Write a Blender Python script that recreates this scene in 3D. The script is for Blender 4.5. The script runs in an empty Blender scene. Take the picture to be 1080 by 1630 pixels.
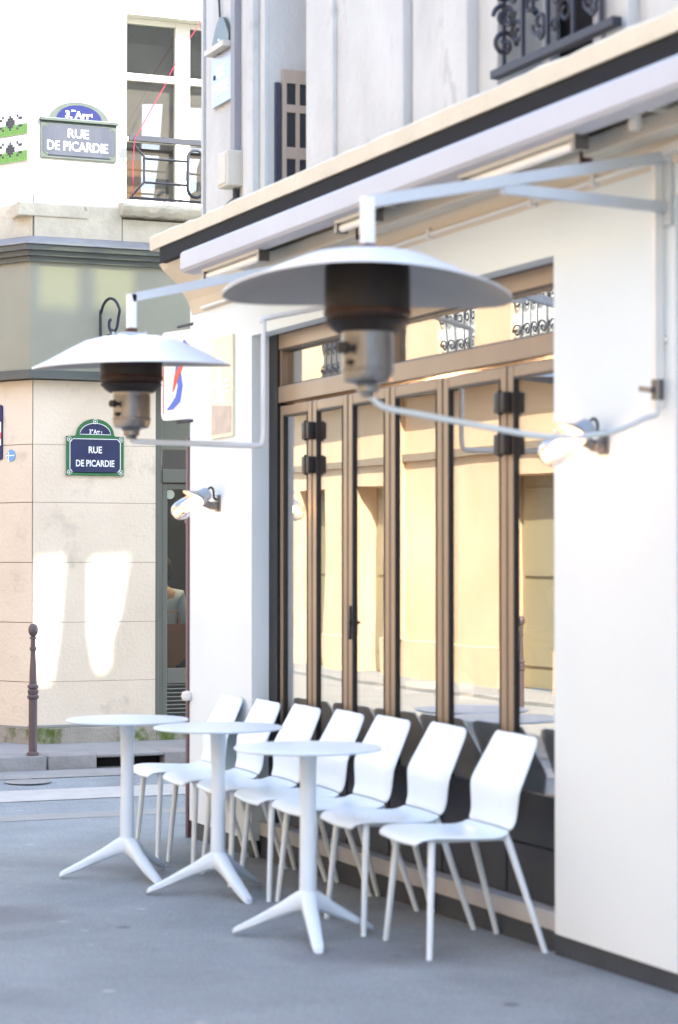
import bpy, bmesh, math, random
from mathutils import Vector, Matrix, noise
from mathutils.geometry import tessellate_polygon
random.seed(7)
R = math.radians
S = bpy.context.scene
COL = S.collection

# ---------------------------------------------------------------- camera, world, sun, exposure
cam = bpy.data.cameras.new('camera'); cam_o = bpy.data.objects.new('camera', cam); COL.objects.link(cam_o)
S.camera = cam_o
cam.sensor_fit = 'VERTICAL'; cam.sensor_height = 23.6; cam.lens = 50
cam_o.location = (-3.98, 0, 1.5)
cam_o.rotation_euler = (R(90 + 1.244), 0, R(-23.1))
cam.clip_start = 0.05; cam.clip_end = 500
cam.dof.use_dof = True; cam.dof.focus_distance = 17.0; cam.dof.aperture_fstop = 1.9

SUN = Vector((1.0, -1.9, 1.9)).normalized()
w = bpy.data.worlds.new("World"); S.world = w; w.use_nodes = True
nt = w.node_tree; bg = nt.nodes['Background']
sky = nt.nodes.new('ShaderNodeTexSky'); sky.sky_type = 'NISHITA'; sky.sun_disc = False
sky.sun_elevation = math.asin(SUN.z); sky.sun_rotation = math.atan2(SUN.x, SUN.y)
sky.air_density = 1.0; sky.dust_density = 0.8; sky.ozone_density = 0.6
nt.links.new(sky.outputs[0], bg.inputs[0]); bg.inputs[1].default_value = 0.15
sl = bpy.data.lights.new('sun', 'SUN'); sl.energy = 2.5; sl.angle = R(0.8); sl.color = (1.0, 0.985, 0.90)
so = bpy.data.objects.new('sun', sl); COL.objects.link(so)
so.rotation_euler = SUN.to_track_quat('Z', 'Y').to_euler()
so.location = (10, -10, 20)
S.view_settings.view_transform = 'Standard'; S.view_settings.look = 'None'
S.view_settings.exposure = 2.97; S.view_settings.gamma = 1.0
S.render.engine = 'CYCLES'
S.cycles.max_bounces = 8; S.cycles.diffuse_bounces = 4; S.cycles.transparent_max_bounces = 12

# ---------------------------------------------------------------- helpers
def G(y):                       # height of the street surface
    if y < 12.9: return -0.012 * (y - 7.4)
    if y < 15.0: return -0.066 + 0.066 * (y - 12.9) / 2.1
    return 0.0

class MB:
    def __init__(s, M=None): s.bm = bmesh.new(); s.M = M or Matrix.Identity(4)
    def add(s, vs, fs):
        v = [s.bm.verts.new(s.M @ Vector(p)) for p in vs]
        for f in fs:
            try: s.bm.faces.new([v[i] for i in f])
            except ValueError: pass
        return v
    def box(s, x0, x1, y0, y1, z0, z1, bev=0):
        a = [(x0,y0,z0),(x1,y0,z0),(x1,y1,z0),(x0,y1,z0),(x0,y0,z1),(x1,y0,z1),(x1,y1,z1),(x0,y1,z1)]
        f = [(0,3,2,1),(4,5,6,7),(0,1,5,4),(1,2,6,5),(2,3,7,6),(3,0,4,7)]
        if bev <= 0: s.add(a, f); return s
        t = bmesh.new(); v = [t.verts.new(p) for p in a]
        for q in f: t.faces.new([v[i] for i in q])
        bmesh.ops.bevel(t, geom=t.edges[:], offset=bev, segments=2, affect='EDGES', profile=.5)
        t.verts.index_update()
        s.add([x.co.copy() for x in t.verts], [[x.index for x in q.verts] for q in t.faces]); t.free(); return s
    def tube(s, pts, r, n=10, closed=False, flat=None):
        P = [Vector(p) for p in pts]; m = len(P)
        rs = r if isinstance(r, (list, tuple)) else [r] * m
        rings = []; prev = None
        for i, p in enumerate(P):
            if closed: d = P[(i+1) % m] - P[i-1]
            else: d = P[min(i+1, m-1)] - P[max(i-1, 0)]
            d.normalize()
            a = prev - d * prev.dot(d) if prev else d.orthogonal()
            if flat and not prev: a = Vector(flat) - d * Vector(flat).dot(d)
            a.normalize(); prev = a; b = d.cross(a)
            rings.append([p + (a * math.cos(2*math.pi*k/n) + b * math.sin(2*math.pi*k/n)) * rs[i] for k in range(n)])
        vs = [q for g in rings for q in g]; fs = []
        for i in range(m if closed else m-1):
            j = (i+1) % m
            for k in range(n): fs.append((i*n+k, i*n+(k+1) % n, j*n+(k+1) % n, j*n+k))
        if not closed: fs.append(tuple(range(n-1, -1, -1))); fs.append(tuple((m-1)*n+k for k in range(n)))
        s.add(vs, fs); return s
    def lathe(s, prof, n=32, c=(0,0,0), A=None):
        A = A or Matrix.Identity(4); vs = []; fs = []
        m = len(prof)
        for (r, z) in prof:
            for k in range(n):
                a = 2*math.pi*k/n; vs.append(A @ Vector((r*math.cos(a), r*math.sin(a), z)) + Vector(c))
        for i in range(m-1):
            for k in range(n): fs.append((i*n+k, i*n+(k+1) % n, (i+1)*n+(k+1) % n, (i+1)*n+k))
        if prof[0][0] > 0: fs.append(tuple(range(n-1, -1, -1)))
        if prof[-1][0] > 0: fs.append(tuple((m-1)*n+k for k in range(n)))
        s.add(vs, fs); return s
    def beam(s, a, b, w, h, up=(0,0,1)):     # rectangular bar from a to b
        a = Vector(a); b = Vector(b); d = (b-a).normalized(); u = Vector(up) - d*Vector(up).dot(d); u.normalize(); r = d.cross(u)
        vs = [p + r*x*w/2 + u*y*h/2 for p in (a, b) for x, y in ((-1,-1),(1,-1),(1,1),(-1,1))]
        s.add(vs, [(3,2,1,0),(4,5,6,7),(0,1,5,4),(1,2,6,5),(2,3,7,6),(3,0,4,7)]); return s
    def prism(s, poly, z0, z1, holes=()):     # polygon in local xy, extruded z0..z1
        loops = [poly] + list(holes); off = []; allp = []
        for l in loops: off.append(len(allp)); allp += list(l)
        tri = tessellate_polygon([[Vector((p[0], p[1], 0)) for p in l] for l in loops])
        n = len(allp)
        vs = [(p[0], p[1], z0) for p in allp] + [(p[0], p[1], z1) for p in allp]
        fs = [tuple(t) for t in tri] + [tuple(n+i for i in reversed(t)) for t in tri]
        for o, l in zip(off, loops):
            k = len(l)
            for i in range(k): fs.append((o+i, o+(i+1) % k, n+o+(i+1) % k, n+o+i))
        s.add(vs, fs); return s
    def build(s, name, mat, parent=None, smooth=None, loc=None):
        bmesh.ops.remove_doubles(s.bm, verts=s.bm.verts, dist=1e-5)
        bmesh.ops.recalc_face_normals(s.bm, faces=s.bm.faces)
        me = bpy.data.meshes.new(name)
        if loc is not None: bmesh.ops.translate(s.bm, verts=s.bm.verts, vec=-Vector(loc))
        s.bm.to_mesh(me); s.bm.free()
        o = bpy.data.objects.new(name, me); COL.objects.link(o)
        if mat: me.materials.append(mat)
        if smooth is not None:
            me.shade_smooth() if hasattr(me, 'shade_smooth') else None
            try: me.set_sharp_from_angle(angle=R(smooth))
            except Exception: pass
        if parent: o.parent = parent
        if loc is not None: o.location = loc
        return o

def tag(o, label=None, cat=None, group=None, kind=None):
    if label: o['label'] = label
    if cat: o['category'] = cat
    if group: o['group'] = group
    if kind: o['kind'] = kind
    return o
def empty(name, loc=(0,0,0), rz=0, label=None, cat=None, group=None):
    o = bpy.data.objects.new(name, None); COL.objects.link(o); o.location = loc; o.rotation_euler = (0,0,rz)
    o.empty_display_size = .1
    return tag(o, label, cat, group)
def kids(o): return [c for c in list(bpy.data.objects) if c.parent == o]
def copy_tree(o, parent=None):
    c = o.copy(); COL.objects.link(c)
    if parent: c.parent = parent
    for ch in kids(o):
        if ch != c: copy_tree(ch, c)
    return c
def frame(o, right, normal):     # local x = right, y = up (z), z = out towards the viewer
    r = Vector(right).normalized(); n = Vector(normal).normalized(); u = n.cross(r)
    M = Matrix((r, u, n)).transposed().to_4x4(); M.translation = Vector(o); return M
def rrect(w, h, r, n=5):
    P = []
    for cx, cy, a0 in ((w/2-r, h/2-r, 0), (-w/2+r, h/2-r, 90), (-w/2+r, -h/2+r, 180), (w/2-r, -h/2+r, 270)):
        for k in range(n+1):
            a = R(a0 + 90*k/n); P.append((cx + r*math.cos(a), cy + r*math.sin(a)))
    return P
def text(name, body, wd, ht, mat, parent, M, depth=.001, bold=0.0):
    cu = bpy.data.curves.new(name, 'FONT'); cu.body = body; cu.align_x = 'CENTER'; cu.size = 1; cu.offset = bold; cu.resolution_u = 3
    t = bpy.data.objects.new('t', cu); COL.objects.link(t)
    dg = bpy.context.evaluated_depsgraph_get(); me = bpy.data.meshes.new_from_object(t.evaluated_get(dg))
    bpy.data.objects.remove(t); bpy.data.curves.remove(cu)
    xs = [v.co.x for v in me.vertices]; ys = [v.co.y for v in me.vertices]
    cx, cy = (max(xs)+min(xs))/2, (max(ys)+min(ys))/2; sx = wd/(max(xs)-min(xs)); sy = ht/(max(ys)-min(ys))
    bm = bmesh.new(); bm.from_mesh(me)
    for v in bm.verts: v.co = M @ Vector(((v.co.x-cx)*sx, (v.co.y-cy)*sy, depth))
    bm.to_mesh(me); bm.free(); me.name = name
    o = bpy.data.objects.new(name, me); COL.objects.link(o); me.materials.clear(); me.materials.append(mat); o.parent = parent
    return o

# ---------------------------------------------------------------- materials
def mat(name, col, rough=.6, metal=0, col2=None, scale=4, amt=.5, bump=0, bscale=40, detail=6, stretch=None, spec=.5, col3=None, scale3=1.5, thr=.62, coat=0, rvar=0):
    m = bpy.data.materials.new(name); m.use_nodes = True; n = m.node_tree; L = n.links; b = n.nodes['Principled BSDF']
    b.inputs['Roughness'].default_value = rough; b.inputs['Metallic'].default_value = metal
    b.inputs['Specular IOR Level'].default_value = spec; b.inputs['Coat Weight'].default_value = coat
    b.inputs['Base Color'].default_value = (*col, 1)
    geo = n.nodes.new('ShaderNodeNewGeometry'); mp = n.nodes.new('ShaderNodeMapping')
    L.new(geo.outputs['Position'], mp.inputs[0])
    if stretch: mp.inputs['Scale'].default_value = stretch
    out = None
    if col2:
        t = n.nodes.new('ShaderNodeTexNoise'); t.inputs['Scale'].default_value = scale; t.inputs['Detail'].default_value = detail
        t.inputs['Roughness'].default_value = .62
        L.new(mp.outputs[0], t.inputs['Vector'])
        r = n.nodes.new('ShaderNodeValToRGB'); r.color_ramp.elements[0].position = .5-amt/2*.6; r.color_ramp.elements[1].position = .5+amt/2*.6
        r.color_ramp.elements[0].color = (*col, 1); r.color_ramp.elements[1].color = (*col2, 1)
        L.new(t.outputs[0], r.inputs[0]); out = r.outputs[0]
    if col3:
        t3 = n.nodes.new('ShaderNodeTexNoise'); t3.inputs['Scale'].default_value = scale3; t3.inputs['Detail'].default_value = 8
        t3.inputs['Roughness'].default_value = .65
        L.new(mp.outputs[0], t3.inputs['Vector'])
        r3 = n.nodes.new('ShaderNodeValToRGB'); r3.color_ramp.elements[0].position = thr; r3.color_ramp.elements[1].position = thr+.1
        r3.color_ramp.elements[0].color = (0,0,0,1); r3.color_ramp.elements[1].color = (1,1,1,1)
        L.new(t3.outputs[0], r3.inputs[0])
        mx = n.nodes.new('ShaderNodeMix'); mx.data_type = 'RGBA'
        L.new(r3.outputs[0], mx.inputs[0])
        if out: L.new(out, mx.inputs[6])
        else: mx.inputs[6].default_value = (*col, 1)
        mx.inputs[7].default_value = (*col3, 1); out = mx.outputs[2]
    if out: L.new(out, b.inputs['Base Color'])
    if rvar:
        tr = n.nodes.new('ShaderNodeTexNoise'); tr.inputs['Scale'].default_value = 6; tr.inputs['Detail'].default_value = 5
        L.new(mp.outputs[0], tr.inputs['Vector'])
        mr = n.nodes.new('ShaderNodeMapRange'); mr.inputs[3].default_value = rough-rvar; mr.inputs[4].default_value = rough+rvar
        L.new(tr.outputs[0], mr.inputs[0]); L.new(mr.outputs[0], b.inputs['Roughness'])
    if bump:
        tb = n.nodes.new('ShaderNodeTexNoise'); tb.inputs['Scale'].default_value = bscale; tb.inputs['Detail'].default_value = 8
        L.new(mp.outputs[0], tb.inputs['Vector'])
        bp = n.nodes.new('ShaderNodeBump'); bp.inputs['Strength'].default_value = bump; bp.inputs['Distance'].default_value = .01
        L.new(tb.outputs[0], bp.inputs['Height']); L.new(bp.outputs[0], b.inputs['Normal'])
    return m
def glass(name, refl, tint=(1,1,1), rough=0.0, wob=0):
    m = bpy.data.materials.new(name); m.use_nodes = True; n = m.node_tree; L = n.links
    for x in list(n.nodes): n.nodes.remove(x)
    o = n.nodes.new('ShaderNodeOutputMaterial'); mx = n.nodes.new('ShaderNodeMixShader')
    t = n.nodes.new('ShaderNodeBsdfTransparent'); t.inputs[0].default_value = (*tint, 1)
    g = n.nodes.new('ShaderNodeBsdfGlossy'); g.inputs['Roughness'].default_value = rough
    mx.inputs[0].default_value = refl
    L.new(t.outputs[0], mx.inputs[1]); L.new(g.outputs[0], mx.inputs[2]); L.new(mx.outputs[0], o.inputs[0])
    if wob:
        tb = n.nodes.new('ShaderNodeTexNoise'); tb.inputs['Scale'].default_value = 2.2; tb.inputs['Detail'].default_value = 1
        geo = n.nodes.new('ShaderNodeNewGeometry'); L.new(geo.outputs['Position'], tb.inputs['Vector'])
        bp = n.nodes.new('ShaderNodeBump'); bp.inputs['Strength'].default_value = wob; bp.inputs['Distance'].default_value = .02
        L.new(tb.outputs[0], bp.inputs['Height']); L.new(bp.outputs[0], g.inputs['Normal'])
    return m
def emit(name, col, s):
    m = bpy.data.materials.new(name); m.use_nodes = True; b = m.node_tree.nodes['Principled BSDF']
    b.inputs['Base Color'].default_value = (*col, 1); b.inputs['Emission Color'].default_value = (*col, 1); b.inputs['Emission Strength'].default_value = s
    return m
M = dict(
 asphalt=mat('asphalt', (.135,.14,.15), .85, 0, (.215,.22,.232), 2.6, .7, .8, 70, 12, col3=(.30,.30,.305), scale3=3.1, thr=.64),
 kerbstone=mat('kerb_stone', (.20,.195,.19), .8, 0, (.30,.29,.28), 6, .8, .5, 40, col3=(.13,.13,.12), scale3=3, thr=.6),
 palekerb=mat('pale_kerb_stone', (.24,.24,.23), .8, 0, (.30,.30,.29), 5, .8, .4, 40),
 roadpaint=mat('road_paint', (.46,.45,.43), .7, 0, (.36,.355,.34), 8, .9, .2, 60, col3=(.22,.22,.22), scale3=9, thr=.66),
 farpave=mat('far_pavement', (.22,.215,.205), .85, 0, (.30,.29,.28), 3, .8, .4, 60),
 oppave=mat('street_concrete', (.22,.21,.19), .85, 0, (.28,.265,.24), 2, .8, .3, 60),
 white=mat('white_render', (.715,.785,.80), .75, 0, (.67,.735,.75), 1.1, .9, .07, 45, col3=(.66,.71,.715), scale3=1.4, thr=.68),
 cream=mat('cream_plaster', (.66,.61,.48), .8, 0, (.58,.53,.41), 5, .8, .5, 30, col3=(.40,.36,.30), scale3=14, thr=.70),
 cove=mat('cove_plaster', (.66,.58,.46), .8, 0, (.58,.51,.40), 2, .8, .2, 40),
 upstone=mat('grey_limestone', (.42,.42,.40), .85, 0, (.58,.58,.55), 2.4, .9, .5, 35, stretch=(1,1,.6), col3=(.32,.32,.31), scale3=2.6, thr=.60),
 plinth=mat('dark_plinth', (.026,.034,.048), .6, 0, (.045,.055,.07), 6, .8, .2, 40),
 sill=mat('sill_stone', (.42,.42,.43), .7, 0, (.50,.50,.50), 8, .8, .2, 50),
 bronze=mat('bronze_frame', (.265,.20,.145), .34, .45, (.23,.18,.13), 3, .8, rvar=.05),
 gasket=mat('black_gasket', (.012,.012,.014), .5),
 blackmetal=mat('black_metal', (.02,.02,.022), .45, .3),
 darkpanel=mat('dark_panel', (.018,.022,.03), .4, 0, (.03,.034,.042), 3, .8),
 chair=mat('white_plastic', (.66,.755,.81), .36, 0, (.70,.79,.84), 3, .8, .04, 200, spec=.4),
 table=mat('white_powder_coat', (.64,.73,.80), .38, 0, (.68,.77,.83), 5, .8, .05, 180),
 legw=mat('cream_tube', (.68,.75,.78), .4),
 alu=mat('brushed_hood', (.68,.72,.78), .38, .35, (.74,.77,.82), 3, .8, rvar=.08),
 lampgrey=mat('lamp_paint', (.30,.36,.44), .4), lampvis=mat('lamp_visor_paint', (.36,.36,.36), .4, .2),
 burnt=mat('burnt_steel', (.10,.045,.025), .6, .5, (.03,.02,.018), 14, .8, .2, 60),
 under=mat('grey_underside', (.26,.26,.26), .5, .3, (.32,.32,.31), 4, .8, rvar=.1),  # darker grey than the hood's upper face
 burner=mat('scorched_steel', (.014,.012,.012), .55, .3, (.03,.022,.018), 8, .8, .3, 60, col3=(.12,.05,.02), scale3=9, thr=.66),
 steel=mat('dull_steel', (.27,.265,.26), .32, .85, (.14,.135,.13), 9, .9, .1, 60, rvar=.1, stretch=(1,1,.3)),
 rust=mat('rust', (.10,.045,.035), .9, 0, (.10,.04,.03), 20, .8, .3, 80),
 ptube=mat('painted_arm', (.50,.55,.58), .45, 0, (.44,.48,.50), 5, .8, .1, 60),
 pipe=mat('white_pipe', (.72,.73,.71), .45, 0, (.66,.66,.63), 5, .8),
 hose=mat('pale_hose', (.62,.67,.66), .5),
 cass=mat('grey_awning', (.42,.43,.47), .5, .1, (.46,.47,.51), 2, .8),
 tubeh=mat('tube_housing', (.66,.62,.52), .4, 0, (.58,.54,.45), 6, .8),
 beamw=mat('beam_paint', (.58,.55,.47), .6, 0, (.50,.47,.40), 3, .8, .2, 40, col3=(.36,.32,.26), scale3=8, thr=.68),
 void=mat('shade_black', (.004,.004,.005), .9),  # near-black; the dark of gaps and rooms is put into the colour
 stone=mat('pink_limestone', (.63,.525,.40), .85, 0, (.72,.62,.49), 1.5, .8, .45, 40, col3=(.56,.475,.37), scale3=2.9, thr=.58),
 stone2=mat('pale_limestone', (.58,.52,.40), .85, 0, (.40,.36,.28), 5, .8, .7, 30, col3=(.13,.12,.10), scale3=9, thr=.64),
 moss=mat('mossy_stone', (.36,.33,.28), .95, 0, (.26,.24,.20), 8, .8, .6, 50, col3=(.09,.12,.02), scale3=3.2, thr=.50),
 render=mat('cream_render', (.66,.63,.54), .85, 0, (.60,.56,.46), 2, .8, .15, 50),
 fascia=mat('grey_green_paint', (.235,.235,.18), .5, 0, (.28,.275,.215), 2, .8, .08, 40),
 fasciad=mat('grey_green_moulding', (.085,.093,.085), .5),
 lead=mat('lead_flashing', (.30,.30,.31), .5, .4, (.22,.22,.23), 8, .8, .2, 30),
 doorp=mat('door_paint', (.11,.112,.09), .45, 0, (.13,.13,.105), 3, .8),
 maroon=mat('maroon_pipe', (.09,.045,.06), .5, 0, (.11,.06,.07), 6, .8),
 wood=mat('shutter_wood', (.42,.35,.28), .7, 0, (.36,.30,.24), 5, .8, .2, 40, stretch=(1,1,.2)),
 iron=mat('wrought_iron', (.035,.037,.05), .55, .4),
 bollard=mat('brown_iron', (.10,.07,.075), .45, .3, (.13,.095,.095), 8, .8),
 navy=mat('navy_enamel', (.008,.012,.065), .25, 0, (.010,.015,.08), 2, .8, coat=.3),
 green=mat('green_enamel', (.018,.13,.04), .22, coat=.3),
 fblue=mat('faded_blue_enamel', (.022,.027,.05), .5, 0, (.045,.05,.07), 5, .8, stretch=(2,2,.4)),
 dblue=mat('royal_blue_enamel', (.008,.012,.09), .3),
 gborder=mat('grey_green_enamel', (.05,.065,.055), .4, 0, (.08,.095,.08), 9, .8),
 swhite=mat('white_enamel', (.82,.82,.80), .3),
 paleblue=mat('washed_out_enamel', (.27,.31,.45), .3, 0, (.36,.40,.52), 6, .8),
 redp=mat('red_paint', (.70,.12,.07), .4), bluep=mat('blue_paint', (.08,.16,.60), .4), cyanp=mat('sky_blue_paint', (.13,.33,.62), .4),
 gold=mat('gold_print', (.74,.69,.48), .45, 0, (.80,.75,.55), 9, .8), brown=mat('brown_print', (.42,.33,.28), .5, 0, (.6,.5,.4), 12, .8),
 lime=mat('lime_tile', (.16,.36,.08), .25), tilew=mat('white_tile', (.80,.82,.80), .22), tiled=mat('dark_tile', (.04,.05,.07), .25),
 grout=mat('grout', (.6,.6,.55), .9),
 pink=mat('pink_cord', (.45,.02,.07), .6),
 curtain=mat('grey_curtain', (.14,.122,.10), .9, 0, (.17,.15,.125), 4, .8), ochre=mat('ochre_cloth', (.20,.11,.05), .9),
 winframe=mat('window_paint', (.76,.73,.62), .6), blind=mat('grey_blind', (.40,.40,.42), .8, 0, (.46,.46,.47), 2, .8),
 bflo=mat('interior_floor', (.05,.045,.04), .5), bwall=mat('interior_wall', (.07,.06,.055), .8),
 opp=mat('warm_limestone', (.60,.40,.235), .85, 0, (.68,.48,.30), 1.6, .8, .3, 40, col3=(.50,.39,.27), scale3=1.4, thr=.63),
 oppd=mat('warm_stone_band', (.25,.19,.13), .85), oppdoor=mat('olive_door', (.26,.22,.13), .6), oppw=mat('white_shutter', (.84,.82,.76), .7),
 skin=mat('skin', (.52,.32,.23), .55), hair=mat('dark_brown_hair', (.04,.025,.018), .7), shirt=mat('pale_blue_shirt', (.62,.70,.76), .85, 0, (.55,.63,.70), 14, .8, .3, 20),
 trouser=mat('dark_trousers', (.025,.025,.03), .9), bag=mat('orange_brown_bag', (.42,.15,.035), .7, 0, (.36,.12,.03), 9, .8), coat=mat('brown_coat', (.17,.10,.07), .9),
 sunfilt=glass('sun_filter_sheet', 0.0, (.42,.42,.27)),  # tinted see-through sheet, added to dim sun through the upper holes
 gl_main=glass('mirror_like_pane', .54, (.9,.92,.92), 0, .03), gl_door=glass('door_pane', .035, (.75,.78,.76)), gl_win=glass('window_pane', .07, (.8,.8,.8)),
 gl_clear=glass('clear_glass', .16, (.96,.96,.97), .02), bulb=emit('lamp_filament', (1.0,.50,.2), 13), bulb2=emit('pendant_bulb', (1.0,.6,.3), 6), candle=emit('far_lamp', (1,.35,.1), 3),
)
def asphalt_mat():
    m = mat('asphalt', (.225,.255,.27), .85, 0, (.335,.37,.385), 1.7, .8, 1.0, 120, 12, col3=(.38,.385,.385), scale3=4.3, thr=.66)
    n = m.node_tree; L = n.links; b = n.nodes['Principled BSDF']; src = b.inputs['Base Color'].links[0].from_socket
    geo = n.nodes.new('ShaderNodeNewGeometry')
    def mixin(src, fac, col, kind='MIX'):
        mx = n.nodes.new('ShaderNodeMix'); mx.data_type = 'RGBA'; mx.blend_type = kind
        L.new(fac, mx.inputs[0]); L.new(src, mx.inputs[6]); mx.inputs[7].default_value = (*col, 1); return mx.outputs[2]
    # aggregate grain
    t = n.nodes.new('ShaderNodeTexVoronoi'); t.inputs['Scale'].default_value = 130; L.new(geo.outputs['Position'], t.inputs['Vector'])
    r_ = n.nodes.new('ShaderNodeMapRange'); r_.inputs[1].default_value = .35; r_.inputs[2].default_value = .75; r_.inputs[4].default_value = .5; L.new(t.outputs['Distance'], r_.inputs[0])
    src = mixin(src, r_.outputs[0], (.11,.115,.125))
    # gum and chip marks
    for sc, th, col in ((3.1,.055,(.42,.42,.41)),(2.3,.05,(.10,.10,.105)),(7.0,.04,(.45,.45,.44))):
        v = n.nodes.new('ShaderNodeTexVoronoi'); v.inputs['Scale'].default_value = sc; v.inputs['Randomness'].default_value = 1; L.new(geo.outputs['Position'], v.inputs['Vector'])
        q = n.nodes.new('ShaderNodeMapRange'); q.inputs[1].default_value = th; q.inputs[2].default_value = th*1.7; q.inputs[3].default_value = .8; q.inputs[4].default_value = 0; L.new(v.outputs['Distance'], q.inputs[0])
        src = mixin(src, q.outputs[0], col)
    # stains
    t = n.nodes.new('ShaderNodeTexNoise'); t.inputs['Scale'].default_value = .9; t.inputs['Detail'].default_value = 7; L.new(geo.outputs['Position'], t.inputs['Vector'])
    q = n.nodes.new('ShaderNodeMapRange'); q.inputs[1].default_value = .54; q.inputs[2].default_value = .70; q.inputs[4].default_value = .7; L.new(t.outputs[0], q.inputs[0])
    src = mixin(src, q.outputs[0], (.14,.14,.15))
    L.new(src, b.inputs['Base Color']); return m
M['asphalt'] = asphalt_mat()
def jar():
    m = glass('lamp_jar_glass', .2, (.93,.94,.95), .02); n = m.node_tree
    lw = n.nodes.new('ShaderNodeLayerWeight'); lw.inputs[0].default_value = .55
    mx = [x for x in n.nodes if x.type == 'MIX_SHADER'][0]; n.links.new(lw.outputs['Facing'], mx.inputs[0]); return m
M['gl_jar'] = jar()
# real glass for the lamp jars would need caustics; a thin clear shell reads the same

# ================================================================ GROUND
def sheet(name, xs, ys, zf, m):
    b = MB(); vs = [(x, y, zf(x, y)) for y in ys for x in xs]; n = len(xs)
    b.add(vs, [(j*n+i, j*n+i+1, (j+1)*n+i+1, (j+1)*n+i) for j in range(len(ys)-1) for i in range(n-1)])
    return tag(b.build(name, m), kind='structure')
sheet('ground', [-150, -40, -10, 0, 10, 40, 150], [-150, -40, -10, 7.4, 12.9, 15.0, 40, 200], lambda x, y: min(G(y), 0) - .012 if y < 40 and y > -40 else -.012, M['asphalt'])
sheet('pavement', [-2.9, -1.5, 0, .5], [-8, 0, 4, 7.4, 10, 11.5, 12.7], lambda x, y: G(y), M['asphalt'])
sheet('kerb_line', [-6, 0, 20], [12.7, 12.84, 12.98], lambda x, y: G(y)+.002, M['palekerb'])
sheet('road', [-30, -2.9, 0, 10, 40], [12.98, 13.5, 14.2, 15.04], lambda x, y: G(y)-.004, M['asphalt'])
sheet('road_line', [-7, -2, 0, 6, 20], [13.56, 13.8, 14.06], lambda x, y: G(y), M['roadpaint'])
sheet('gutter', [-7, 0, 20], [14.62, 14.8, 15.04], lambda x, y: G(y), M['farpave'])
sheet('street', [-6.4, -4.5, -2.9], [-8, 0, 7.4, 12.5], lambda x, y: G(y)-.004, M['asphalt'])
sheet('side_street', [-6.4, -4, -1, 1], [15.06, 22, 30, 45], lambda x, y: .0, M['oppave'])
# opposite pavement
b = MB(); b.box(-7.3, -6.35, -8, 45, -.2, .045, .01); tag(b.build('opposite_pavement', M['oppave']), kind='structure')
# far pavement of granite kerbs, with a drain mouth
b = MB()
yk = 15.05
x = -.6
cuts = [-.6, .28, .30, 1.25, 2.3, 3.4, 4.6, 6]
drain = (.55, 1.06)
def kseg(x0, x1, z0=-.1, y1=15.35): b.box(x0, x1, yk, y1, z0, .098, .012)
kseg(-.55, .18); kseg(.19, drain[0]); kseg(drain[0], drain[1], .072); kseg(drain[1], 2.3); kseg(2.308, 3.4); kseg(3.408, 6)
tag(b.build('kerb', M['kerbstone'], smooth=35), kind='structure')
b = MB(); b.add([(-.5,15.33,.094),(6,15.33,.094),(6,16.4,.112),(.2,16.4,.112),(-1.1,18.2,.112),(-2.0,18.0,.094)], [(0,1,2,3,4,5)])
tag(b.build('far_pavement', M['farpave']), kind='structure')
b = MB(); b.box(drain[0]+.01, drain[1]-.01, yk+.1, yk+.5, -.1, .07); tag(b.build('storm_drain', M['void']), 'dark drain mouth cut in the granite kerb across the street', 'drain')
# manhole ring on road
b = MB(); b.lathe([(.16,.0),(.16,.003),(.15,.003)], 28, (-.12, 14.45, G(14.45)+.001)); tag(b.build('manhole_cover', M['kerbstone']), 'small round iron cover set in the road near the bollard', 'manhole cover')

# ================================================================ CAFE BUILDING
cafe = empty('cafe_building', (0, 9, 0), 0, 'white rendered cafe front with grey stone upper storey on the street corner', 'building')
def P_(b, name, m, parent=cafe, smooth=None): 
    o = b.build(name, m, None, smooth)
    o.parent = parent; o.matrix_parent_inverse = parent_world_inv(parent)
    return o
def parent_world_inv(p):
    Mx = Matrix.LocRotScale(p.location, p.rotation_euler, None)
    if p.parent: Mx = parent_world_inv(p.parent).inverted() @ p.matrix_parent_inverse @ Mx
    return Mx.inverted()
YL, YR = 10.48, 7.25      # opening
YE, YN = 11.45, 6.385     # far corner, near end of the white render
b = MB()
b.box(0, .30, YN, YR, .085, 2.655); b.box(0, .30, YL, YE, .05, 2.655); b.box(0, .30, YN, YE, 2.655, 3.12)
b.box(0.03, .30, -3, 5.2, .1, 3.12); b.box(0, .3, 5.2, 5.45, .1, 3.12); b.box(0.0, .3, 5.4, YN-.001, 2.75, 3.12)
b.box(.3, 7, YE-.25, YE, -.1, 3.12)
P_(b, 'wall', M['white'])
b = MB(); b.box(.012, .31, YN-.02, YR+.02, -.1, .083); b.box(.045, .31, YR, YL, -.1, .075); b.box(.012, .31, YL, YE-.01, -.15, .048); b.box(.02, .3, -3, 5.4, -.1, .099)
P_(b, 'plinth', M['plinth'])
b = MB(); b.box(.036, .13, YR+.003, YL-.003, .078, .15, .006); P_(b, 'door_sill', M['sill'])
# neighbouring doorway past the near end of the wall
b = MB(); b.box(.12, .2, 5.45, YN-.003, -.05, 2.75); nd = P_(b, 'side_door', M['blind'])
b = MB(); b.box(.085, .118, 5.5, 5.9, .3, 2.6, .008); b.box(.085, .118, 5.95, 6.34, .3, 2.6, .008)
P_(b, 'door_leaf', M['blind'], nd)
# interior
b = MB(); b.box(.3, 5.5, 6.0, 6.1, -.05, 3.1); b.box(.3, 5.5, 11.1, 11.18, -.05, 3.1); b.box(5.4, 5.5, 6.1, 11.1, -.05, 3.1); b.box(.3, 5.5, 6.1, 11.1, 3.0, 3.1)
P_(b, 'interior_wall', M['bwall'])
b = MB(); b.box(.2, 5.4, 6.1, 11.1, -.06, .12); P_(b, 'interior_floor', M['bflo'])

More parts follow.
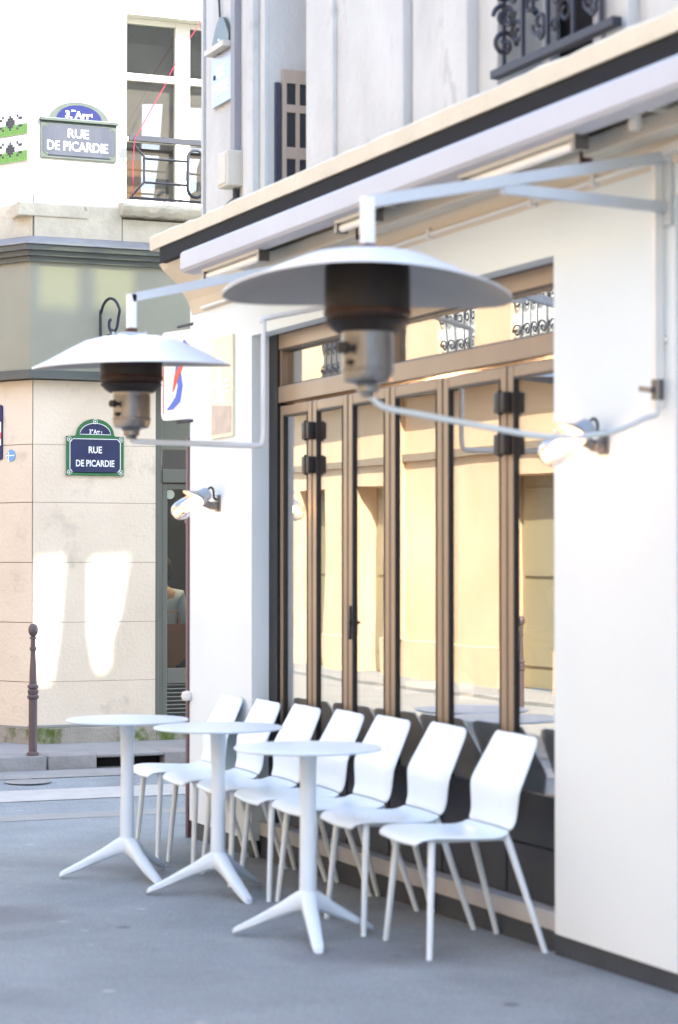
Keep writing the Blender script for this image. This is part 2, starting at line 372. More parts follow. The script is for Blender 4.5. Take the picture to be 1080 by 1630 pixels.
# bifold doors
leafY = [10.36, 9.92, 9.475, 8.99, 8.44, 7.84, 7.26]
df = MB()
df.box(.095, .19, 10.362, YL, .15, 2.655); dfo = P_(df, 'door_jamb', M['blackmetal'])
b = MB(); b.box(.10, .19, YR, 10.36, 2.575, 2.653, .004); b.box(.098, .19, YR, 10.36, 2.30, 2.385, .004)
b.box(.108, .18, 8.96, 9.02, 2.386, 2.574); b.box(.108, .18, 10.33, 10.36, 2.386, 2.574)
P_(b, 'door_head', M['bronze'])
b = MB(); b.box(.094, .19, YR+.002, 10.36, 2.6545, 2.66); b.box(.106, .18, YR, 10.33, 2.566, 2.574); b.box(.106,.18,YR,10.33,2.386,2.391); P_(b, 'head_gasket', M['gasket'])
b = MB(); b.box(.140, .146, YR, 8.96, 2.39, 2.567); b.box(.140, .146, 9.02, 10.33, 2.39, 2.567); P_(b, 'transom_pane', M['gl_main'])
for i in range(6):
    y1, y0 = leafY[i]-.007, leafY[i+1]+.007
    b = MB(); st = .052
    b.box(.106, .16, y0, y0+st, .561, 2.285, .005); b.box(.106, .16, y1-st, y1, .561, 2.285, .005)
    b.box(.107, .159, y0+st, y1-st, 2.235, 2.284, .004)
    lf = P_(b, 'door_leaf', M['bronze'])
    b = MB(); 
    for ya, yb in ((y0+st, y0+st+.007), (y1-st-.007, y1-st)): b.box(.1035, .124, ya, yb, .56, 2.235)
    b.box(.1045, .124, y0+st+.007, y1-st-.007, 2.227, 2.2345)
    P_(b, 'gasket', M['gasket'], lf)
    b = MB(); b.box(.116, .122, y0+st+.006, y1-st-.006, .572, 2.228); P_(b, 'pane', M['gl_main'], lf)
    b = MB(); b.box(.102, .15, y0+.001, y1-.001, .37, .560, .003); b.box(.102, .15, y0+.001, y1-.001, .152, .366, .003); b.box(.1035, .13, y0+st+.001, y1-st-.001, .5605, .572)
    P_(b, 'kick_panel', M['darkpanel'], lf)
    if i in (0, 4):
        for z in (1.965, 2.135):
            b = MB(); yc = leafY[i+1]
            b.box(.068, .106, yc-.048, yc-.006, z-.042, z+.042, .004); b.box(.068, .106, yc+.006, yc+.048, z-.042, z+.042, .004); b.lathe([(.011,-.05),(.011,.05)], 12, (.074, yc, z))
            P_(b, 'hinge', M['blackmetal'], lf, 40)
    if i == 2:
        b = MB(); b.box(.098,.106,y1-.040,y1-.018,1.12,1.28,.003); b.beam((.094,y1-.03,1.20),(.094,y1-.055,1.20),.012,.014); P_(b, 'door_handle', M['blackmetal'], lf, 40)
b = MB()
for y in leafY[1:-1]: b.box(.110, .15, y-.0068, y+.0068, .15, 2.285)
P_(b, 'weather_strip', M['gasket'])

# lintel zone: cove, cornice, soffit
b = MB()
prof = [(-.005, 2.86), (-.03, 2.93), (-.09, 3.02), (-.18, 3.10), (-.2, 3.13), (.05, 3.13), (.05, 2.86)]
def sweepY(b, prof, y0, y1):
    n = len(prof); b.add([(p[0], y0, p[1]) for p in prof] + [(p[0], y1, p[1]) for p in prof],
        [tuple(range(n)), tuple(range(2*n-1, n-1, -1))] + [(i, (i+1) % n, n+(i+1) % n, n+i) for i in range(n)])
sweepY(b, prof, 2, 11.40); P_(b, 'cove', M['cove'])
# ledge with a chipped top edge, built in short lengths
b = MB(); ys = [2 + i*(9.42/90) for i in range(91)]; vs = []
for i, y in enumerate(ys):
    j = noise.noise(Vector((y*5, 0, 0)))*.008; k = max(0, noise.noise(Vector((y*2.3, 7, 0)))-.35)*.05
    vs += [(.06, y, 3.19), (-.245+j*.4, y, 3.205+j*.3), (-.25+j*.5, y, 3.272+j-k), (-.235, y, 3.286+j-k), (.06, y, 3.30)]
n = 5; fs = [tuple(range(n)), tuple(90*n+k for k in range(n-1, -1, -1))]
for i in range(90):
    for k in range(n): fs.append((i*n+k, i*n+(k+1) % n, (i+1)*n+(k+1) % n, (i+1)*n+k))
b.add(vs, fs); P_(b, 'cornice', M['cream'])
b = MB(); b.box(-.236, .05, 2, 11.28, 3.121, 3.2035); P_(b, 'cornice_gap_shade', M['void'])  # black box; the gap's shade is put in as solid colour
# upper stone storey
b = MB(); UX = .05; HB = 8.88
WA = (9.86, 10.36); WB = (6.86, 7.74)
b.box(UX, UX+.4, 10.36, 11.33, 3.2, HB); b.box(UX, UX+.4, WB[1], WA[0], 3.2, HB); b.box(UX, UX+.4, -4, WB[0], 3.2, HB)
b.box(UX, UX+.4, WA[0], WA[1], 5.6, HB); b.box(UX, UX+.4, WB[0], WB[1], 5.9, HB); b.box(UX, .3, WA[0], WA[1], 3.2, 3.42); b.box(UX, .3, WB[0], WB[1], 3.2, 3.36)
# pilasters and vertical mouldings
for y0, y1, d in ((10.62,10.66,.035),(10.54,10.60,.05),(10.44,10.52,.065),(10.36,10.42,.03),(9.47,9.80,.025),(8.62,9.02,.05),(9.02,9.06,.02),(8.20,8.56,.03),(7.98,8.20,.055),(7.745,7.82,.035),(6.70,6.855,.05),(5.5,6.6,.03)):
    b.box(UX-d, UX+.002, y0, y1, 3.2, HB-.3, .006)
P_(b, 'upper_wall', M['upstone'])
# cross-street wall, roofless behind; unseen holes added to throw the sun patches
b = MB(frame((0, YE-.02, 0), (-1,0,0), (0,1,0)))   # local x = -X
dx, dz = 2.395, 4.55
hA = [(.37,1.56),(.60,1.58),(.56,1.05),(.50,.60),(.36,.62)]  # hole outlines follow the sun patches wanted on the corner building
hB = [(.80,1.56),(1.11,1.58),(1.04,1.15),(.97,.95),(.96,.72),(.89,.68),(.84,.75),(.80,1.0)]
hC = [(.36,3.80),(.67,3.80),(.67,3.40),(.36,3.40)]; hD = [(.78,3.79),(1.12,3.79),(1.10,3.38),(.80,3.42)]   # two added holes above, dimmed by a sheet
H = [[(-(x+dx), z+dz) for x, z in h] for h in (hA, hB, hC, hD)]
bc = MB(frame((0, YE-.02, 0), (-1,0,0), (0,1,0))); bc.box(-(1.2+dx), -(.3+dx), 3.3+dz, 3.9+dz, -.016, -.012); FILT = bc
b.prism([(-UX, 3.15), (-12, 3.15), (-12, HB), (-UX, HB)], -.05, -.02, H)
P_(b, 'side_wall', M['upstone'])
P_(FILT, 'sun_filter', M['sunfilt'])  # unseen sheet added to weaken the sun reaching the fascia
b = MB(); b.box(.4, 5.5, 6, 11.3, 3.13, 3.2); P_(b, 'ceiling_slab', M['bwall'])
# window with folded wooden shutter (left of the stone front)
b = MB(); b.box(.34, .36, 9.7, 10.40, 3.3, 5.6); P_(b, 'window_blind', M['blind'])
b = MB(); b.box(.445,.449,9.6,10.41,3.25,5.6); b.box(.3,.44,10.3605,10.40,3.3,5.6); P_(b, 'window_back', M['blind'])
b = MB()
for z0, z1 in ((3.36,3.46),(3.95,4.02),(3.80,3.84),(3.56,3.62)): b.box(.133,.335,10.328,10.350,z0,z1)
b.box(.11,.132,10.325,10.352,3.36,4.02); b.box(.3355,.35,10.325,10.352,3.36,4.02); b.box(.185,.205,10.3275,10.351,3.4601,3.9499)
sh = P_(b, 'shutter', M['wood']); b = MB(); b.box(.132,.335,10.338,10.345,3.38,4.0); P_(b, 'shutter_panel', M['darkpanel'], sh)
b = MB(); b.box(.075,.10,10.33,10.355,3.36,3.95); P_(b, 'shutter_edge', M['fblue'], sh)
# french window behind the balcony
b = MB(); b.box(.3, .32, WB[0], WB[1], 3.3, 5.9); P_(b, 'window_back', M['void'])
b = MB(); b.box(.22,.25,WB[0],WB[0]+.06,3.36,5.8); b.box(.22,.25,WB[1]-.06,WB[1],3.36,5.8); b.box(.22,.25,7.27,7.33,3.36,5.8); b.box(.26,.27,7.0,7.2,3.36,5.7); P_(b, 'window_frame', M['sill'])

# ornate iron balcony
def spiral(cx, cy, r0, turns, a0, d=1, n=22):
    return [(cx + (r0*(1-.78*t/n))*math.cos(a0+d*turns*2*math.pi*t/n), cy + (r0*(1-.78*t/n))*math.sin(a0+d*turns*2*math.pi*t/n)) for t in range(n+1)]
bal = empty('iron_balcony', (0, 7.2, 3.4), 0, 'dark ornate wrought iron balcony grille at the upper floor window', 'balcony')
b = MB(); b.box(-.062,-.02,6.70,7.66,3.405,3.44,.004); P_(b, 'rail', M['iron'], bal)
b = MB(); b.box(-.058,-.024,6.74,7.60,4.30,4.34,.004); P_(b, 'rail', M['iron'], bal)
b = MB()
for y in (6.82, 7.02, 7.22, 7.42, 7.58): b.beam((-.04,y,3.42),(-.04,y,4.32),.014,.014,(1,0,0))
for k, y in enumerate((6.92, 7.12, 7.32, 7.50)):
    for j in range(4):
        z = 3.55 + j*.21; dd = 1 if (j+k) % 2 else -1
        for (cy, cz, r, t, a) in ((y-.035, z, .055, 1.3, 0), (y+.035, z+.09, .05, 1.3, math.pi), (y, z+.15, .035, 1, 1.5), (y+.05*dd, z-.04, .03, 1, .4)):
            b.tube([(-.04, p[0], p[1]) for p in spiral(cy, cz, r, t, a, dd)], .0085, 5)
        b.lathe([(.0,-.02),(.018,0),(0,.02)], 6, (-.04, y, z+.05))
P_(b, 'grille', M['iron'], bal, 60)
b = MB()
b.beam((-.1,7.585,3.42),(-.1,7.585,4.3),.014,.014); b.beam((.03,7.585,3.42),(.03,7.585,4.3),.02,.02)
for j in range(4):
    z = 3.53+j*.21
    b.tube([(p[0], 7.585, p[1]) for p in spiral(-.035, z, .055, 1.4, 0, 1)], .01, 5); b.tube([(p[0], 7.585, p[1]) for p in spiral(-.035, z+.11, .05, 1.4, math.pi, -1)], .01, 5)
P_(b, 'side_grille', M['iron'], bal, 60)

# electrical conduit, meter box, loose cable, washed-out street sign
cd = empty('cable_trunking', (0,10.8,3.5), 0, 'grey vertical trunking ending in a metal box on the upper stone wall', 'electrical box')
b = MB(); b.box(.012,.048,10.775,10.835,3.66,8.3); P_(b, 'trunking', mat('grey_duct', (.27,.27,.29), .6, 0, (.22,.22,.24), 5, .8), cd)
b = MB(); b.box(-.045,.048,10.73,10.88,3.475,3.665,.008); b.box(-.052,-.044,10.745,10.865,3.49,3.65,.003); P_(b, 'box', M['beamw'], cd)
b = MB(); b.tube([(.03,10.82,3.47),(.03,10.82,3.42),(.02,10.90,3.385),(.02,10.95,3.38),(.02,10.94,3.40),(.02,10.88,3.41),(.02,10.80,3.42),(.02,10.73,3.385)], .006, 6)
b.tube([(.03,10.80,3.47),(.03,10.80,3.30)], .018, 8); P_(b, 'cable', M['iron'], cd, 60)
b = MB(); pts = [(.03,11.2+.02*math.sin(k*.7),5.0-k*.065) for k in range(13)]; pts = [(.035,11.13-.01*k if k < 9 else 11.04+.03*(k-8), 4.9-.07*k) for k in range(12)]
b.tube(pts, .006, 6); b.lathe([(0,-.018),(.016,-.01),(.016,.01),(0,.018)], 10, pts[-1]); tag(b.build('loose_cable', M['iron'], smooth=60), 'thin black cable dangling across the washed out street sign', 'cable')

us = empty('street_sign', (0, 11.02, 4.2), 0, 'washed-out pale blue street sign by the black cable on the grey upper wall', 'street sign', 'street name signs')
F_ = frame((.04, 11.03, 4.105), (0,-1,0), (-1,0,0))
b = MB(F_); b.prism([(-.15,-.135),(.15,-.135),(.15,.135),(-.15,.135)], 0, .012); P_(b, 'panel', M['paleblue'], us)
F2 = frame((.04, 11.02, 4.30), (0,-1,0), (-1,0,0))
b = MB(F2); b.prism([(-.13,-.02)]+[(-.13+.26*k/12, .02+.12*math.sin(math.pi*k/12)) for k in range(13)]+[(.13,-.02)], 0, .02); P_(b, 'arch', M['gborder'], us)
b = MB(F2); b.box(-.15,.15,-.05,-.02,0,.06); P_(b, 'hood', M['beamw'], us)
text('lettering', 'RUE\nPERREE', .24, .16, M['swhite'], us, parent_world_inv(us) @ F_, .0135, .02)
text('lettering', '3e', .07, .05, M['swhite'], us, parent_world_inv(us) @ F2, .0215, .02)

# gas pipe on wall, clips, gas pole with valve
gp = empty('wall_pipe', (0, 8.5, 2.88), 0, 'thin white horizontal pipe clipped along the cafe lintel', 'pipe')
b = MB(); b.tube([(-.02,6.4,2.885),(-.02,11.2,2.875)], .011, 8); P_(b, 'tube', M['pipe'], gp, 50)
for y in (6.9, 7.38, 8.3, 9.2, 10.1): b = MB(); b.box(-.036,0,y-.012,y+.012,2.86,2.902,.002); P_(b, 'clip', M['pipe'], gp)
po = empty('gas_riser', (0, 6.45, 2.4), 0, 'white rectangular gas riser with valve on the near white pier', 'gas pipe')
b = MB(); b.beam((-.03,6.455,2.02),(-.03,6.455,2.90),.026,.03,(1,0,0)); b.beam((-.03,6.47,2.90),(-.03,6.12,2.915),.026,.03); P_(b, 'riser', M['pipe'], po)
b = MB(); b.tube([(-.03,6.455,2.05),(-.03,6.455,2.12)], .022, 10); b.tube([(-.03,6.455,2.085),(-.075,6.455,2.085)], .008, 8); b.beam((-.075,6.42,2.08),(-.075,6.495,2.09),.012,.018,(0,0,1)); P_(b, 'valve', M['steel'], po, 50)
for z_ in (2.70, 2.25): b = MB(); b.box(-.014,0,6.43,6.48,z_,z_+.02); P_(b, 'clip', M['pipe'], po)
b = MB(); b.box(-.02,0,6.50,6.52,2.92,3.06,.003); P_(b, 'bracket', M['rust'], po)

# maroon downpipe at the corner
dp = empty('downpipe', (-.02, 11.5, 0), 0, 'thin maroon downpipe at the far corner of the white wall', 'pipe')
b = MB(); b.box(-.01,.03,11.455,11.495,-.06,2.18,.006); P_(b, 'pipe', M['maroon'], dp)
for z_ in (.85, 1.7): b = MB(); b.box(-.014,.034,11.452,11.499,z_,z_+.02); P_(b, 'clip', M['maroon'], dp)
b = MB(); b.lathe([(0,-.03),(.025,-.022),(.032,0),(.025,.022),(0,.03)], 14, (-.02,11.44,.74)); tag(b.build('door_stop', M['pipe'], smooth=50), 'small round white cap low on the maroon downpipe', 'cap')

# awning cassette, roller, lights
aw = empty('awning', (-.4, 6, 3), 0, 'long grey retracted awning cassette under the cream cornice', 'awning')
b = MB(); sweepY(b, [(-.40,2.955),(-.412,2.97),(-.412,3.046),(-.40,3.06),(-.33,3.06),(-.31,2.98),(-.33,2.945)], 2, 10.42); P_(b, 'front_bar', M['cass'], aw)
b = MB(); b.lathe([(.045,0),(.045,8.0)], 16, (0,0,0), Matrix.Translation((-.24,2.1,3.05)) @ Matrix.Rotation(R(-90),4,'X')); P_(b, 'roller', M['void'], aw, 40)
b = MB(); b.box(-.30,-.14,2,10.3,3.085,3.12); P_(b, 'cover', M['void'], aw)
for y in (9.95, 8.35, 7.55, 6.2): b = MB(); b.box(-.34,-.10,y-.02,y+.02,2.99,3.03,.004); b.lathe([(.022,0),(.022,.08)], 10, (-.27,y,2.92)); P_(b, 'bracket', M['beamw'], aw)
b = MB(); b.box(-.16,-.07,2,10.2,2.93,3.0,.008); tag(b.build('beam', M['beamw']), 'cream painted beam running above the lintel behind the awning', 'beam')
for y, lb in ((6.75, 'small rusty bracket under the cream beam above the gas riser end'), (8.75, 'small rusty bracket under the cream beam behind the near heater')):
    b = MB(); b.box(-.165,-.12,y-.008,y+.008,2.91,3.02); tag(b.build('beam_bracket', M['rust']), lb, 'bracket', 'rusty brackets under the beam')
def striplight(y0, y1, lab):
    t = empty('strip_light', (-.33, (y0+y1)/2, 2.925), 0, lab, 'strip light', 'strip lights under the awning')
    b = MB(); b.box(-.03,.03,y0-(y0+y1)/2,y1-(y0+y1)/2,.012,.05,.006); P0(b, 'housing', M['tubeh'], t)
    b = MB(); b.lathe([(.017,0),(.017,y1-y0-.06)], 12, (0,0,0), Matrix.Translation((0,-(y1-y0)/2+.03,-.008)) @ Matrix.Rotation(R(-90),4,'X')); P0(b, 'tube', M['swhite'], t, 40)
    for yy in (-(y1-y0)/2, (y1-y0)/2-.03):
        b = MB(); b.box(-.028,.028,yy,yy+.03,-.03,.045,.003); P0(b, 'end_cap', M['steel'], t)
def P0(b, name, m, parent, smooth=None):
    o = b.build(name, m, None, smooth); o.parent = parent; return o
striplight(9.45, 10.25, 'cream strip light at the far end of the awning')
striplight(6.45, 7.35, 'long cream strip light at the near end of the awning')
striplight(8.15, 8.55, 'short strip light hidden behind the near heater arm')

# ================================================================ HEATERS
def heater(loc, warp, armend_y, label, seed, tilt):
    t = empty('patio_heater', loc, 0, label, 'patio heater', 'gas heaters hanging over the tables')
    # loc = centre of the dish rim; arm level at +.27
    n = 48; rings = [(0.0,.105),(.05,.105),(.12,.10),(.20,.082),(.28,.044),(.36,.002),(.42,-.026),(.438,-.034)]
    def dish(off):
        vs = []
        for r, z in rings:
            for k in range(n):
                a = 2*math.pi*k/n; f = (r/.438)**2
                vs.append((r*math.cos(a), r*math.sin(a), z*1.0 + warp(a)*f + off))
        return vs
    m = len(rings); top = dish(0); bot = dish(-.006); N = m*n
    fs = []
    for i in range(m-1):
        for k in range(n):
            fs.append((i*n+k, i*n+(k+1) % n, (i+1)*n+(k+1) % n, (i+1)*n+k)); fs.append((N+i*n+k, N+(i+1)*n+k, N+(i+1)*n+(k+1) % n, N+i*n+(k+1) % n))
    for k in range(n): fs.append(((m-1)*n+k, (m-1)*n+(k+1) % n, N+(m-1)*n+(k+1) % n, N+(m-1)*n+k))
    b = MB(); b.add(top+bot, fs); d = P0(b, 'hood', M['alu'], t, 50); d.rotation_euler = tilt; d.scale = (1.055,1.055,1) if seed else (1,1,1)
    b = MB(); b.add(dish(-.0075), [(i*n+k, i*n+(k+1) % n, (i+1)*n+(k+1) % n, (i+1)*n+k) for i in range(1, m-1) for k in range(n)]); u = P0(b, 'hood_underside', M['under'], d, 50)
    b = MB(); b.lathe([(0,.112),(.06,.112),(.065,.104)], 24); 
    for a in (20, 110, 200, 290): b.lathe([(.006,.098),(.006,.112)], 8, (.10*math.cos(R(a)),.10*math.sin(R(a)),0))
    P0(b, 'hood_cap', M['ptube'], t, 40)
    b = MB(); b.lathe([(.128,.075),(.136,.06),(.138,-.085),(.136,-.098),(.129,-.106),(.136,-.116),(.115,-.138),(.098,-.150)], 36); P0(b, 'burner', M['burner'], t, 35)
    b = MB(); b.lathe([(.1382,-.078),(.1396,-.080),(.1396,-.094),(.1375,-.096)], 36); b.lathe([(.129,-.104),(.1315,-.106),(.1315,-.109),(.129,-.111)], 36); P0(b, 'rust_ring', M['burnt'], t, 35)
    b = MB(); b.lathe([(.095,-.13),(.082,-.155),(.084,-.17),(.084,-.285),(.076,-.305),(.05,-.31)], 32); 
    b.lathe([(.084,-.262),(.0865,-.264),(.0865,-.272),(.084,-.274)], 32); P0(b, 'gas_body', M['steel'], t, 35)
    b = MB(); b.lathe([(.05,-.305),(.036,-.32),(.036,-.338),(.026,-.342),(.022,-.355)], 20); P0(b, 'nozzle', M['steel'], t, 35)
    Kd = Vector((-.80,-.42,0)).normalized() if seed else Vector((-.85,-.5,0)).normalized()
    b = MB(); q = Vector((0,0,-.205)) + Kd*.08; b.tube([q, q+Kd*.035], .008, 8); b.tube([q+Kd*.028, q+Kd*.05], .02 if seed else .016, 14)
    q = Vector((0,0,-.25)) + Kd*.08; b.tube([q, q+Kd*.02], .009, 8); P0(b, 'knob', M['blackmetal'], t, 40)
    b = MB(); b.beam((0,0,.10),(0,0,.285),.036,.036,(1,0,0)); P0(b, 'hanger', M['pipe'], t)
    b = MB(); b.beam((0,0,.10),(0,0,.135),.041,.041,(1,0,0)); P0(b, 'rusty_collar', M['rust'], t)
    ex = -loc[0]; ey = armend_y - loc[1]
    b = MB(); b.beam((0,0,.270),(ex-.015,ey,.520),.036,.038); 
    b.beam((ex*.43,ey*.43,.355),(ex-.015,ey,.345),.03,.036); P0(b, 'arm', M['ptube'], t)
    b = MB(); b.box(ex-.016,ex-.001,ey-.04,ey+.04,.28,.57,.003); P0(b, 'wall_plate', M['ptube'], t)
    return t
h1 = heater((-1.19,6.31,2.37), lambda a: .022 - .022*math.cos(2*(a+R(23))), 6.43, 'large near gas heater hanging above the front tables with gas hose from its base', 1, (R(-1),R(1.5),0))
h2 = heater((-1.07,9.16,2.385), lambda a: .008 - .008*math.cos(2*(a+R(23))), 9.16, 'smaller looking far gas heater hanging in front of the green street sign', 0, (R(3),R(-2.5),0))
# gas hoses
def smooth_path(pts, n=8):
    P = [Vector(p) for p in pts]; out = []
    for i in range(len(P)-1):
        p0 = P[max(i-1,0)]; p1 = P[i]; p2 = P[i+1]; p3 = P[min(i+2,len(P)-1)]
        for k in range(n):
            t = k/n; out.append(.5*((2*p1)+(-p0+p2)*t+(2*p0-5*p1+4*p2-p3)*t*t+(-p0+3*p1-3*p2+p3)*t*t*t))
    return out + [P[-1]]
b = MB(); b.tube(smooth_path([(-1.18,6.31,2.02),(-1.13,6.31,1.985),(-1.0,6.31,1.965),(-.75,6.32,1.93),(-.5,6.35,1.905),(-.25,6.4,1.93),(-.08,6.45,1.985),(-.035,6.455,2.0),(-.03,6.455,2.03)]), .010, 8)
tag(b.build('gas_hose', M['hose'], smooth=60), 'pale slack gas hose from the near heater to the riser on the pier', 'hose')
b = MB(); b.tube(smooth_path([(-1.07,9.16,2.03),(-1.02,9.17,2.02),(-.7,9.24,2.02),(-.44,9.29,2.02),(-.40,9.3,2.03),(-.39,9.3,2.07)],6)+[Vector((-.39,9.3,2.56))]+smooth_path([(-.39,9.3,2.59),(-.37,9.3,2.61),(0.0,9.26,2.69)],6), .0125, 8)
tag(b.build('gas_tube', M['pipe'], smooth=60), 'rigid white gas tube bent down from the wall to the far heater', 'gas pipe')

# ================================================================ WALL LAMPS
def lamp(loc, label):
    t = empty('wall_lamp', loc, 0, label, 'wall lamp', 'lit glass wall lamps on the white piers')
    ax = Vector((-.80, .0, -.50)).normalized(); A = ax.to_track_quat('Z','Y').to_matrix().to_4x4()
    o = Vector((-.095, 0, .035))
    b = MB(); b.box(-.012,0,-.035,.035,-.045,.045,.004); b.box(-.05,-.012,-.028,.028,-.036,.008,.008); b.tube([(-.05,0,-.012),(-.09,0,.005)], .02, 10); P0(b, 'wall_bracket', M['steel'], t, 40)
    b = MB(); b.lathe([(.0,-.045),(.025,-.045),(.036,-.035),(.040,.0),(.043,.012),(.043,.022)], 24, o, A); P0(b, 'lamp_housing', M['lampgrey'], t, 35)
    b = MB(); up = Vector((0,0,1)); 
    # visor: a partial cone over the jar
    vs = []; n = 20
    side = ax.cross(up).normalized(); upp = side.cross(ax).normalized()
    for k in range(n+1):
        a = R(-100 + 200*k/n); d = upp*math.cos(a) + side*math.sin(a)
        ext = .055*max(0, math.cos(a))**1.0
        vs += [o + ax*.012 + d*.044, o + ax*(.020+ext*.95) + d*(.070+ext*.25)]
    b.add(vs, [(2*i,2*i+2,2*i+3,2*i+1) for i in range(n)])
    v = P0(b, 'visor', M['lampvis'], t, 60); sm = v.modifiers.new('s','SOLIDIFY'); sm.thickness = .003
    b = MB(); b.lathe([(.042,.02),(.046,.04),(.052,.11),(.052,.145),(.043,.172),(.025,.187),(0,.190)], 28, o, A); P0(b, 'glass_jar', M['gl_jar'], t, 60)
    b = MB(); b.lathe([(.016,.015),(.016,.03),(.014,.034)], 16, o, A); b.lathe([(0,.035),(.015,.045),(.026,.068),(.026,.088),(.014,.104),(0,.108)], 16, o, A); P0(b, 'bulb', M['bulb'], t, 60)
    b = MB(); b.tube(smooth_path([(-.06,0,.075),(-.045,0,.085),(-.03,0,.07),(-.028,0,.03),(-.012,0,.02)],4), .006, 6); P0(b, 'cable', M['iron'], t, 60)
    pl = bpy.data.lights.new('lamp_light', 'POINT'); pl.energy = .1; pl.color = (1,.55,.25); pl.shadow_soft_size = .02
    lo = bpy.data.objects.new('lamp_light', pl); COL.objects.link(lo); lo.parent = t; lo.location = o + ax*.12
    return t
lamp((0,6.87,1.925), 'lit glass wall lamp on the near pier beside the folding doors')
lamp((0,10.98,1.80), 'lit glass wall lamp on the far pier below the gold poster')

# ================================================================ SIGNS ON THE FAR PIER
pst = empty('poster', (-.01,10.91,2.45), 0, 'small faded gold poster plate with brown base on the far white pier', 'poster')
FP = frame((-.002,10.905,2.42), (0,-1,0), (-1,0,0))
b = MB(FP); b.prism(rrect(.34,.54,.01), 0, .01); P_(b, 'plate', M['gold'], pst)
b = MB(FP); b.prism([(-.15,-.25),(.15,-.25),(.15,-.11),(-.15,-.09)], .01, .012); P_(b, 'base_print', M['brown'], pst)
b = MB(FP); b.prism([(-.11,-.08),(.07,-.10),(.0,.06),(-.03,.2),(-.06,.06)], .01, .012); P_(b, 'white_print', M['swhite'], pst)
text('lettering', 'PERREE', .26, .07, M['swhite'], pst, parent_world_inv(pst) @ FP, .0135, .03)
ps = empty('projecting_sign', (-.02,11.62,2.5), 0, 'white rounded sign with red and blue swoosh sticking out past the corner', 'sign')
FS = frame((-.02,11.57,2.535), (.30,-1,0), (-1,-.30,0)) @ Matrix.Diagonal((.78,.76,1,1))
b = MB(FS); b.prism(rrect(.42,.66,.05), -.012, .012); P_(b, 'panel', M['swhite'], ps)
def band(b, pts, wd, z0, z1):
    P = [Vector((p[0], p[1])) for p in pts]; L_, R_ = [], []
    for i, p in enumerate(P):
        d = (P[min(i+1,len(P)-1)] - P[max(i-1,0)]).normalized(); nrm = Vector((-d.y, d.x)); ww = wd[i]/2
        L_.append(p+nrm*ww); R_.append(p-nrm*ww)
    for i in range(len(P)-1):
        q = [L_[i], L_[i+1], R_[i+1], R_[i]]
        b.add([(v.x, v.y, z0) for v in q]+[(v.x, v.y, z1) for v in q], [(4,5,6,7),(0,1,5,4),(1,2,6,5),(2,3,7,6),(3,0,4,7)])
b = MB(FS); band(b, [(.10,.24),(.03,.15),(.0,.02),(.03,-.08),(.0,-.18),(-.07,-.23),(-.13,-.25)], [.06,.09,.07,.06,.07,.05,.01], .0122, .0135); P_(b, 'blue_swoosh', M['bluep'], ps)
b = MB(FS); band(b, [(.14,.22),(.06,.10),(-.02,-.02),(-.06,-.12)], [.01,.05,.05,.01], .0137, .015); P_(b, 'red_swoosh', M['redp'], ps)
b = MB(FS); band(b, [(-.18,.28),(-.18,-.28)], [.012,.012], .0122, .013); P_(b, 'red_edge', M['redp'], ps)
b = MB(); b.tube([(0,11.40,2.81),(-.02,11.60,2.81)], .008, 6); P_(b, 'bracket', M['iron'], ps)
b = MB(); b.tube([(.0,11.40,2.27),(-.02,11.60,2.27)], .008, 6); P_(b, 'bracket', M['iron'], ps)

# ================================================================ CORNER BUILDING ACROSS THE STREET
cb = empty('corner_building', (.5,16,0), 0, 'pale limestone corner building with grey green shopfront across the street', 'building')
FP1 = [Vector((9,16)), Vector((.32,16)), Vector((-.93,18.165)), Vector((-2.6,26))]
MIT = [Vector((0,-1)), Vector((-.577,-1)), Vector((-.947,-.36)), Vector((-.98,-.2))]
def ring(b, z0, z1, p, q=None, depth=.35, i0=0, i1=3, p2=None):
    q = -depth if q is None else q
    p2 = p if p2 is None else p2
    A0 = [FP1[i] + MIT[i]*p for i in range(i0, i1+1)]; A1 = [FP1[i] + MIT[i]*p2 for i in range(i0, i1+1)]; B = [FP1[i] + MIT[i]*q for i in range(i0, i1+1)]
    n = len(A0)
    vs = [(v.x,v.y,z0) for v in A0]+[(v.x,v.y,z1) for v in A1]+[(v.x,v.y,z1) for v in B]+[(v.x,v.y,z0) for v in B]
    fs = [(0,n,2*n,3*n),(n-1,4*n-1,3*n-1,2*n-1)]
    for i in range(n-1):
        fs += [(i,i+1,n+i+1,n+i),(n+i,n+i+1,2*n+i+1,2*n+i),(2*n+i,2*n+i+1,3*n+i+1,3*n+i),(3*n+i,3*n+i+1,i+1,i)]
    b.add(vs, fs)
DX = 1.30    # door opening from here to 2.6
b = MB(); cz = [.225,.57,1.02,1.475,1.93,2.37,2.86]
for z0, z1 in zip(cz[:-1], cz[1:]):
    b.box(.328, DX, 16.0, 16.3, z0+.0018, z1-.0018); b.box(2.6, 9, 16.0, 16.3, z0+.0018, z1-.0018)
    ring(b, z0+.003, z1-.003, 0, i0=1)
P_(b, 'wall', M['stone'], cb)
b = MB(); b.box(.33, DX-.002, 16.006, 16.3, .2, 2.86); b.box(2.602, 9, 16.006, 16.3, .2, 2.86); ring(b, .2, 2.86, -.006, i0=1); P_(b, 'joint_backing', M['oppd'], cb)
b = MB(); ring(b, .09, .222, .035, i0=1); b.box(.3, DX+.0, 15.966, 16.2, .09, .222, .008); b.box(DX+.001, 5, 15.968, 16.2, .09, .20, .006); P_(b, 'stone_base', M['moss'], cb)
b = MB(); ring(b, .205, .235, .02, i0=1); b.box(.3, DX-.02, 15.982, 16.2, .223, .245, .004); P_(b, 'base_moulding', M['farpave'], cb)
